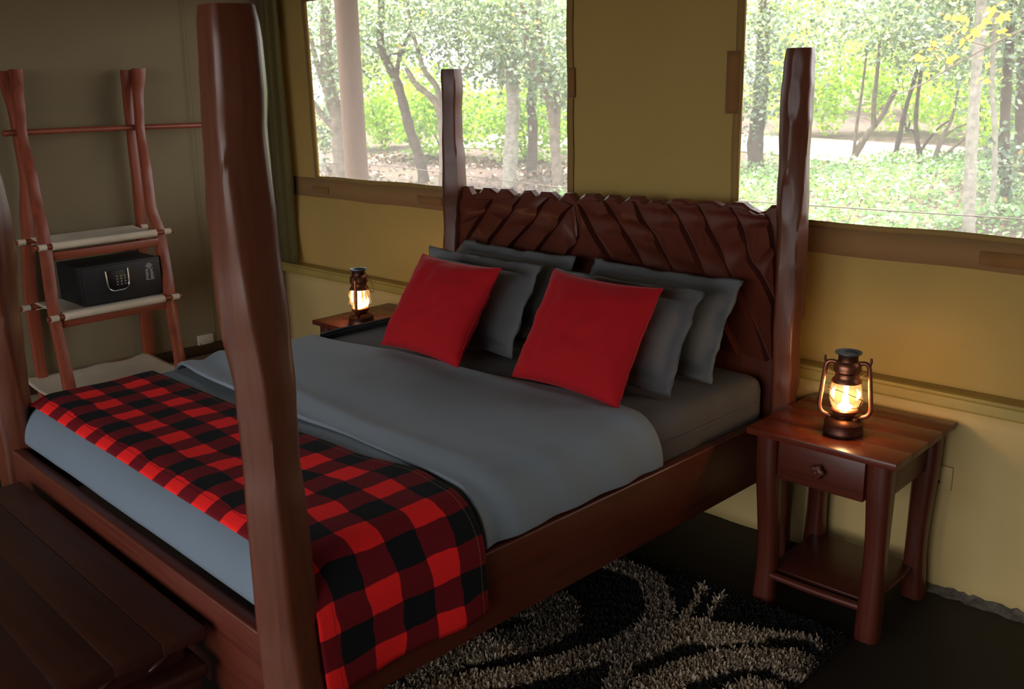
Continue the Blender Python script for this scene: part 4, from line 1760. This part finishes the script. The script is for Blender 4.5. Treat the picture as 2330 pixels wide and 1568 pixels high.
tree('forest_tree', 'slim tan sapling just right of the lichen-spotted trunk', 'tree',
     [[-1.06, 8.57, -0.04], [-1.11, 8.71, 0.44], [-1.2, 8.84, 1.03], [-1.35, 8.98, 1.76], [-1.49, 9.18, 3.6]], .034, .025, [],
     [(-1.7, 9.2, 2.9, 1.2, 1.0, .9, 1)], 1836, .085, 39, M_BARK_P, None, TR)
tree('forest_tree', 'dark ivy-wrapped trunk right of the tan sapling in the right window', 'tree',
     [[-1.11, 9.24, -0.02], [-1.17, 9.35, 0.38], [-1.26, 9.42, 0.79], [-1.36, 9.59, 1.5], [-1.45, 9.78, 2.21], [-1.52, 9.9, 3.6]], .075, .05, [],
     [(-1.5, 9.7, 2.4, 1.0, .9, 1.0, 2), (-1.15, 9.3, .5, .2, .2, .45, .5)], 2937, .085, 40, M_BARK_D, None, TR)
tree('forest_tree', 'thin trunk at the far right edge of the right window', 'tree',
     [[-1.45, 11.06, -0.08], [-1.58, 11.17, 0.55], [-1.7, 11.33, 1.24], [-1.82, 11.52, 2.04], [-1.92, 11.68, 3.6]], .08, .05, [],
     [(-1.8, 11.5, 2.4, 1.5, 1.2, 1.1, 2)], 3182, .085, 41, M_BARK_D, None, TR)

SH = 'spindly shrubs in the right window'
tree('woodland_shrub', 'leaning forked shrub stem at the edge of the pale clearing', 'shrub',
     [[-5.1, 13.72, 0.2], [-5.02, 13.9, 0.5], [-4.93, 14.08, 0.76], [-4.85, 14.23, 0.95], [-4.71, 14.43, 1.4]], .07, .04,
     [([[-4.92, 14.1, 0.8], [-4.99, 14.19, 1.22], [-5.03, 14.33, 1.67], [-5.07, 14.44, 2.3]], .05, .03), ([[-5.09, 13.74, 0.3], [-5.14, 13.9, 0.85], [-5.18, 14.1, 1.45], [-5.22, 14.27, 2.2]], .035, .02)],
     [(-5.0, 14.6, 2.5, 1.4, 1.2, .7, 2)], 2692, .085, 51, M_BARK, None, SH)
tree('woodland_shrub', 'dark slanting shrub stem in the middle of the right window', 'shrub',
     [[-4.39, 13.83, 0.2], [-4.39, 14.0, 0.7], [-4.39, 14.14, 1.07], [-4.37, 14.33, 1.51], [-4.3, 14.5, 2.2]], .05, .03, [],
     [(-4.2, 14.6, 2.4, 1.4, 1.2, .8, 2)], 2692, .085, 52, M_BARK_D, None, SH)
tree('woodland_shrub', 'crooked double shrub stem left of the lichen-spotted trunk', 'shrub',
     [[-3.91, 13.82, 0.12], [-3.95, 13.85, 0.31], [-4.05, 13.87, 0.64], [-4.13, 13.96, 1.08], [-4.14, 14.06, 1.8]], .055, .03,
     [([[-3.98, 13.84, .42], [-4.09, 13.86, 0.71], [-4.2, 13.77, 0.75]], .03, .015), ([[-3.95, 13.85, .4], [-3.75, 13.95, .75], [-3.6, 14.1, .9]], .03, .015)],
     [(-3.6, 14.4, 2.4, 1.4, 1.2, .8, 2)], 2692, .085, 53, M_BARK_D, None, SH)
tree('woodland_shrub', 'low splayed shrub whose branch reaches towards the lichen-spotted trunk', 'shrub',
     [[-3.66, 13.65, 0.15], [-3.63, 13.83, 0.58], [-3.55, 14.03, 0.93], [-3.52, 14.17, 1.6]], .04, .02,
     [([[-3.64, 13.67, 0.21], [-3.49, 13.89, 0.4], [-3.33, 14.11, 0.62], [-3.2, 14.3, .75]], .035, .02), ([[-3.63, 13.69, 0.22], [-3.58, 13.89, 0.65], [-3.35, 14.19, 0.85]], .03, .015)],
     [(-3.2, 14.4, 2.3, 1.4, 1.2, .9, 2)], 2692, .085, 54, M_BARK, None, SH)

# hanging branch with autumn leaves close to the right window
tw = empty('autumn_branch', (.26, 4.87, 2.04))
tag(tw, 'thin branch with orange and yellow leaves slanting in from the top right', 'branch')
to_ = Vector((.26, 4.87, 2.04))
for nm, pts, a, b in (('stem', [[0.9, 5.5, 2.5], [0.26, 4.87, 2.04], [0.03, 4.59, 1.88], [-0.15, 4.36, 1.73], [-0.29, 4.18, 1.61], [-0.42, 4.03, 1.55]], .010, .003),
                      ('twig', [[-0.15, 4.36, 1.73], [-0.23, 4.31, 1.83], [-0.34, 4.24, 1.80]], .005, .002), ('twig', [[-0.29, 4.18, 1.61], [-0.35, 4.15, 1.71], [-0.46, 4.08, 1.74]], .005, .002),
                      ('twig', [[0.03, 4.59, 1.88], [-0.09, 4.49, 1.93], [-0.22, 4.44, 2.03]], .005, .002), ('twig', [[-.22, 4.27, 1.67], [-.36, 4.25, 1.60], [-.5, 4.2, 1.62]], .004, .002)):
    tube(nm, [p - to_ for p in smooth_path(pts, 4)], [a + (b - a) * i / (4 * (len(pts) - 1)) for i in range(4 * (len(pts) - 1) + 1)], M_BARK, tw, 6)
foliage(tw, [(-.12, 4.6, 2.02, .22, .2, .12, 2), (.1, 4.7, 2.1, .2, .2, .1, 1), (-.25, 4.3, 1.85, .14, .12, .1, 1), (.15, 4.6, 1.7, .1, .1, .06, .4)], 120, .065, M_LEAF_O, 61, 4, .06, 0, to_)

# bushes, far greenery
BU = 'sunlit bushes in the clearing'
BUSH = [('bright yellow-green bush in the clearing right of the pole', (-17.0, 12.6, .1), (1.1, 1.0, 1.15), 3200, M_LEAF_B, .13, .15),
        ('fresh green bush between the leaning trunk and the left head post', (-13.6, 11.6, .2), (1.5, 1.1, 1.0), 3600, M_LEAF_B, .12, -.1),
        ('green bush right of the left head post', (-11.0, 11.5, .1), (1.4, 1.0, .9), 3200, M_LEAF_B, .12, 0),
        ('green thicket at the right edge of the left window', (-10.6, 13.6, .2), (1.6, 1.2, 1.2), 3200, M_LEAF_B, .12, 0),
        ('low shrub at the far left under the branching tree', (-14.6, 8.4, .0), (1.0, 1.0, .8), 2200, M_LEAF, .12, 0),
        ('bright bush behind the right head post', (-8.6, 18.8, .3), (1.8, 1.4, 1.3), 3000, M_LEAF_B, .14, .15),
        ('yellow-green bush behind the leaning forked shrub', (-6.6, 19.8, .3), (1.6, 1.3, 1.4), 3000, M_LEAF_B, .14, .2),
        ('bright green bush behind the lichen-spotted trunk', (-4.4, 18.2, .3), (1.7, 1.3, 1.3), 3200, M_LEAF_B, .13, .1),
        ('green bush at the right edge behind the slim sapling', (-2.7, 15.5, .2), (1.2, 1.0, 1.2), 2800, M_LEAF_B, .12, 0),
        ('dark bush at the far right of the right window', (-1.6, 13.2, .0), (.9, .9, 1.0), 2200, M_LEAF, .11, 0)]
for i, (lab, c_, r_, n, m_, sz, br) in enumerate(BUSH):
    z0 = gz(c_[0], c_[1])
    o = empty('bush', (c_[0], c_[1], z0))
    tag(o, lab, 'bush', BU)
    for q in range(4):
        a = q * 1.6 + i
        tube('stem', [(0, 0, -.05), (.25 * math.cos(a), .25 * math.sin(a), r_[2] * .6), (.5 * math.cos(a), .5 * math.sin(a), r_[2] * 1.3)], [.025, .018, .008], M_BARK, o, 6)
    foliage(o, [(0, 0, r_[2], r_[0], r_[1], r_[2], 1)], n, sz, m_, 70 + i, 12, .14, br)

# distant tree line
FAR = [(-28.0, 19.2, 'hazy distant tree seen at the far left, behind the tent pole'), (-27, 21, 'hazy distant tree above the bright yellow-green bush'),
       (-23.5, 23.5, 'hazy distant tree behind the stout grey trunk of the left window'), (-21.2, 24.4, 'hazy distant tree behind the twisted twin-stemmed tree'),
       (-14.2, 26.5, 'hazy distant tree behind the shaded trunk at the left edge of the right window'), (-12.2, 27.5, 'hazy distant tree just right of the right head post'),
       (-10, 26, 'hazy distant tree above the leaning forked shrub in the right window'), (-8.6, 28, 'hazy distant tree just left of the lichen-spotted trunk'),
       (-7.0, 28, 'hazy distant tree at the right edge of the right window')]
for i, (x, y, lab) in enumerate(FAR):
    z0 = gz(x, y)
    tree('distant_tree', lab, 'tree', [[x, y, z0], [x + .1, y, z0 + 1.2], [x + .2, y, z0 + 2.8]], .16, .1, [],
         [(x, y, z0 + 3.3, 2.0, 1.7, 1.5, 3), (x + .8, y + .5, z0 + 1.5, 1.3, 1.0, 1.2, 1.0)], 1900, .18, 90 + i, M_BARK, M_LEAF_B if i % 3 else M_LEAF, 'distant tree line', .1, .25)

# low plants covering the ground outside the right window, and litter by the left one
rng = np.random.default_rng(99)
n = 30000
X = rng.uniform(-6.5, 2.0, n)
Y = rng.uniform(5.5, 14.5, n)
dens = np.array([nz(x * .8, y * .8, 7) for x, y in zip(X, Y)])
keep = (dens > -.28) & ~((X < -4.6) & (Y > 12.8))
X, Y = X[keep], Y[keep]
Z = np.array([gz(x, y) for x, y in zip(X, Y)]) + rng.uniform(.02, .26, len(X))
V, F = leaves_arrays(np.stack([X, Y, Z], 1), .078, rng, .9)
gc = np_mesh('ground_cover', V, F, M_LEAF_G, None, np.repeat(np.clip(rng.normal(.5, .22, len(X)), 0, 1), 4))
tag(gc, 'low leafy plants carpeting the ground outside the right window', 'plants', None, 'stuff')
n = 9000
X = rng.uniform(-17, -5.0, n)
Y = rng.uniform(5.0, 11.5, n)
dens = np.array([nz(x * .6, y * .6, 17) for x, y in zip(X, Y)])
keep = (dens > .02) | (rng.random(n) < .15)
X, Y = X[keep], Y[keep]
Z = np.array([gz(x, y) for x, y in zip(X, Y)]) + rng.uniform(.01, .07, len(X))
V, F = leaves_arrays(np.stack([X, Y, Z], 1), .10, rng, .9)
lt = np_mesh('leaf_litter', V, F, leaf_material('litter', [(0, sr('#4a362b')), (.55, sr('#6b5244')), (.85, sr('#8d7666')), (1, sr('#62783f'))], .6, .2), None, np.repeat(np.clip(rng.normal(.5, .25, len(X)), 0, 1), 4))
tag(lt, 'fallen leaves scattered on the brown ground outside the left window', 'leaves', None, 'stuff')

# tent pole outside the left window and guy wire
pr = smooth_path([(-2.44, .68, -.28), (-2.44, .68, .6), (-2.445, .68, 1.4), (-2.45, .685, 2.47)], 8)
pole = tube('tent_pole', [p - Vector((-2.44, .68, -.28)) for p in pr], [.078 - .006 * i / (len(pr) - 1) for i in range(len(pr))], M_POLE, None, 24)
pole.location = (-2.44, .68, -.28)
tag(pole, 'thick round timber tent pole just outside the left window', 'pole')
wire = tube('guy_wire', smooth_path([(-4.2, 1.10, 1.13), (-2.8, 1.15, 1.16), (-1.2, 1.2, 1.10), (.4, 1.2, 1.105), (1.6, 1.2, 1.12), (3.6, 1.2, 1.16)], 8), .0028, M_WIRE, None, 6)
tag(wire, 'thin guy wire strung level outside both windows', 'wire')
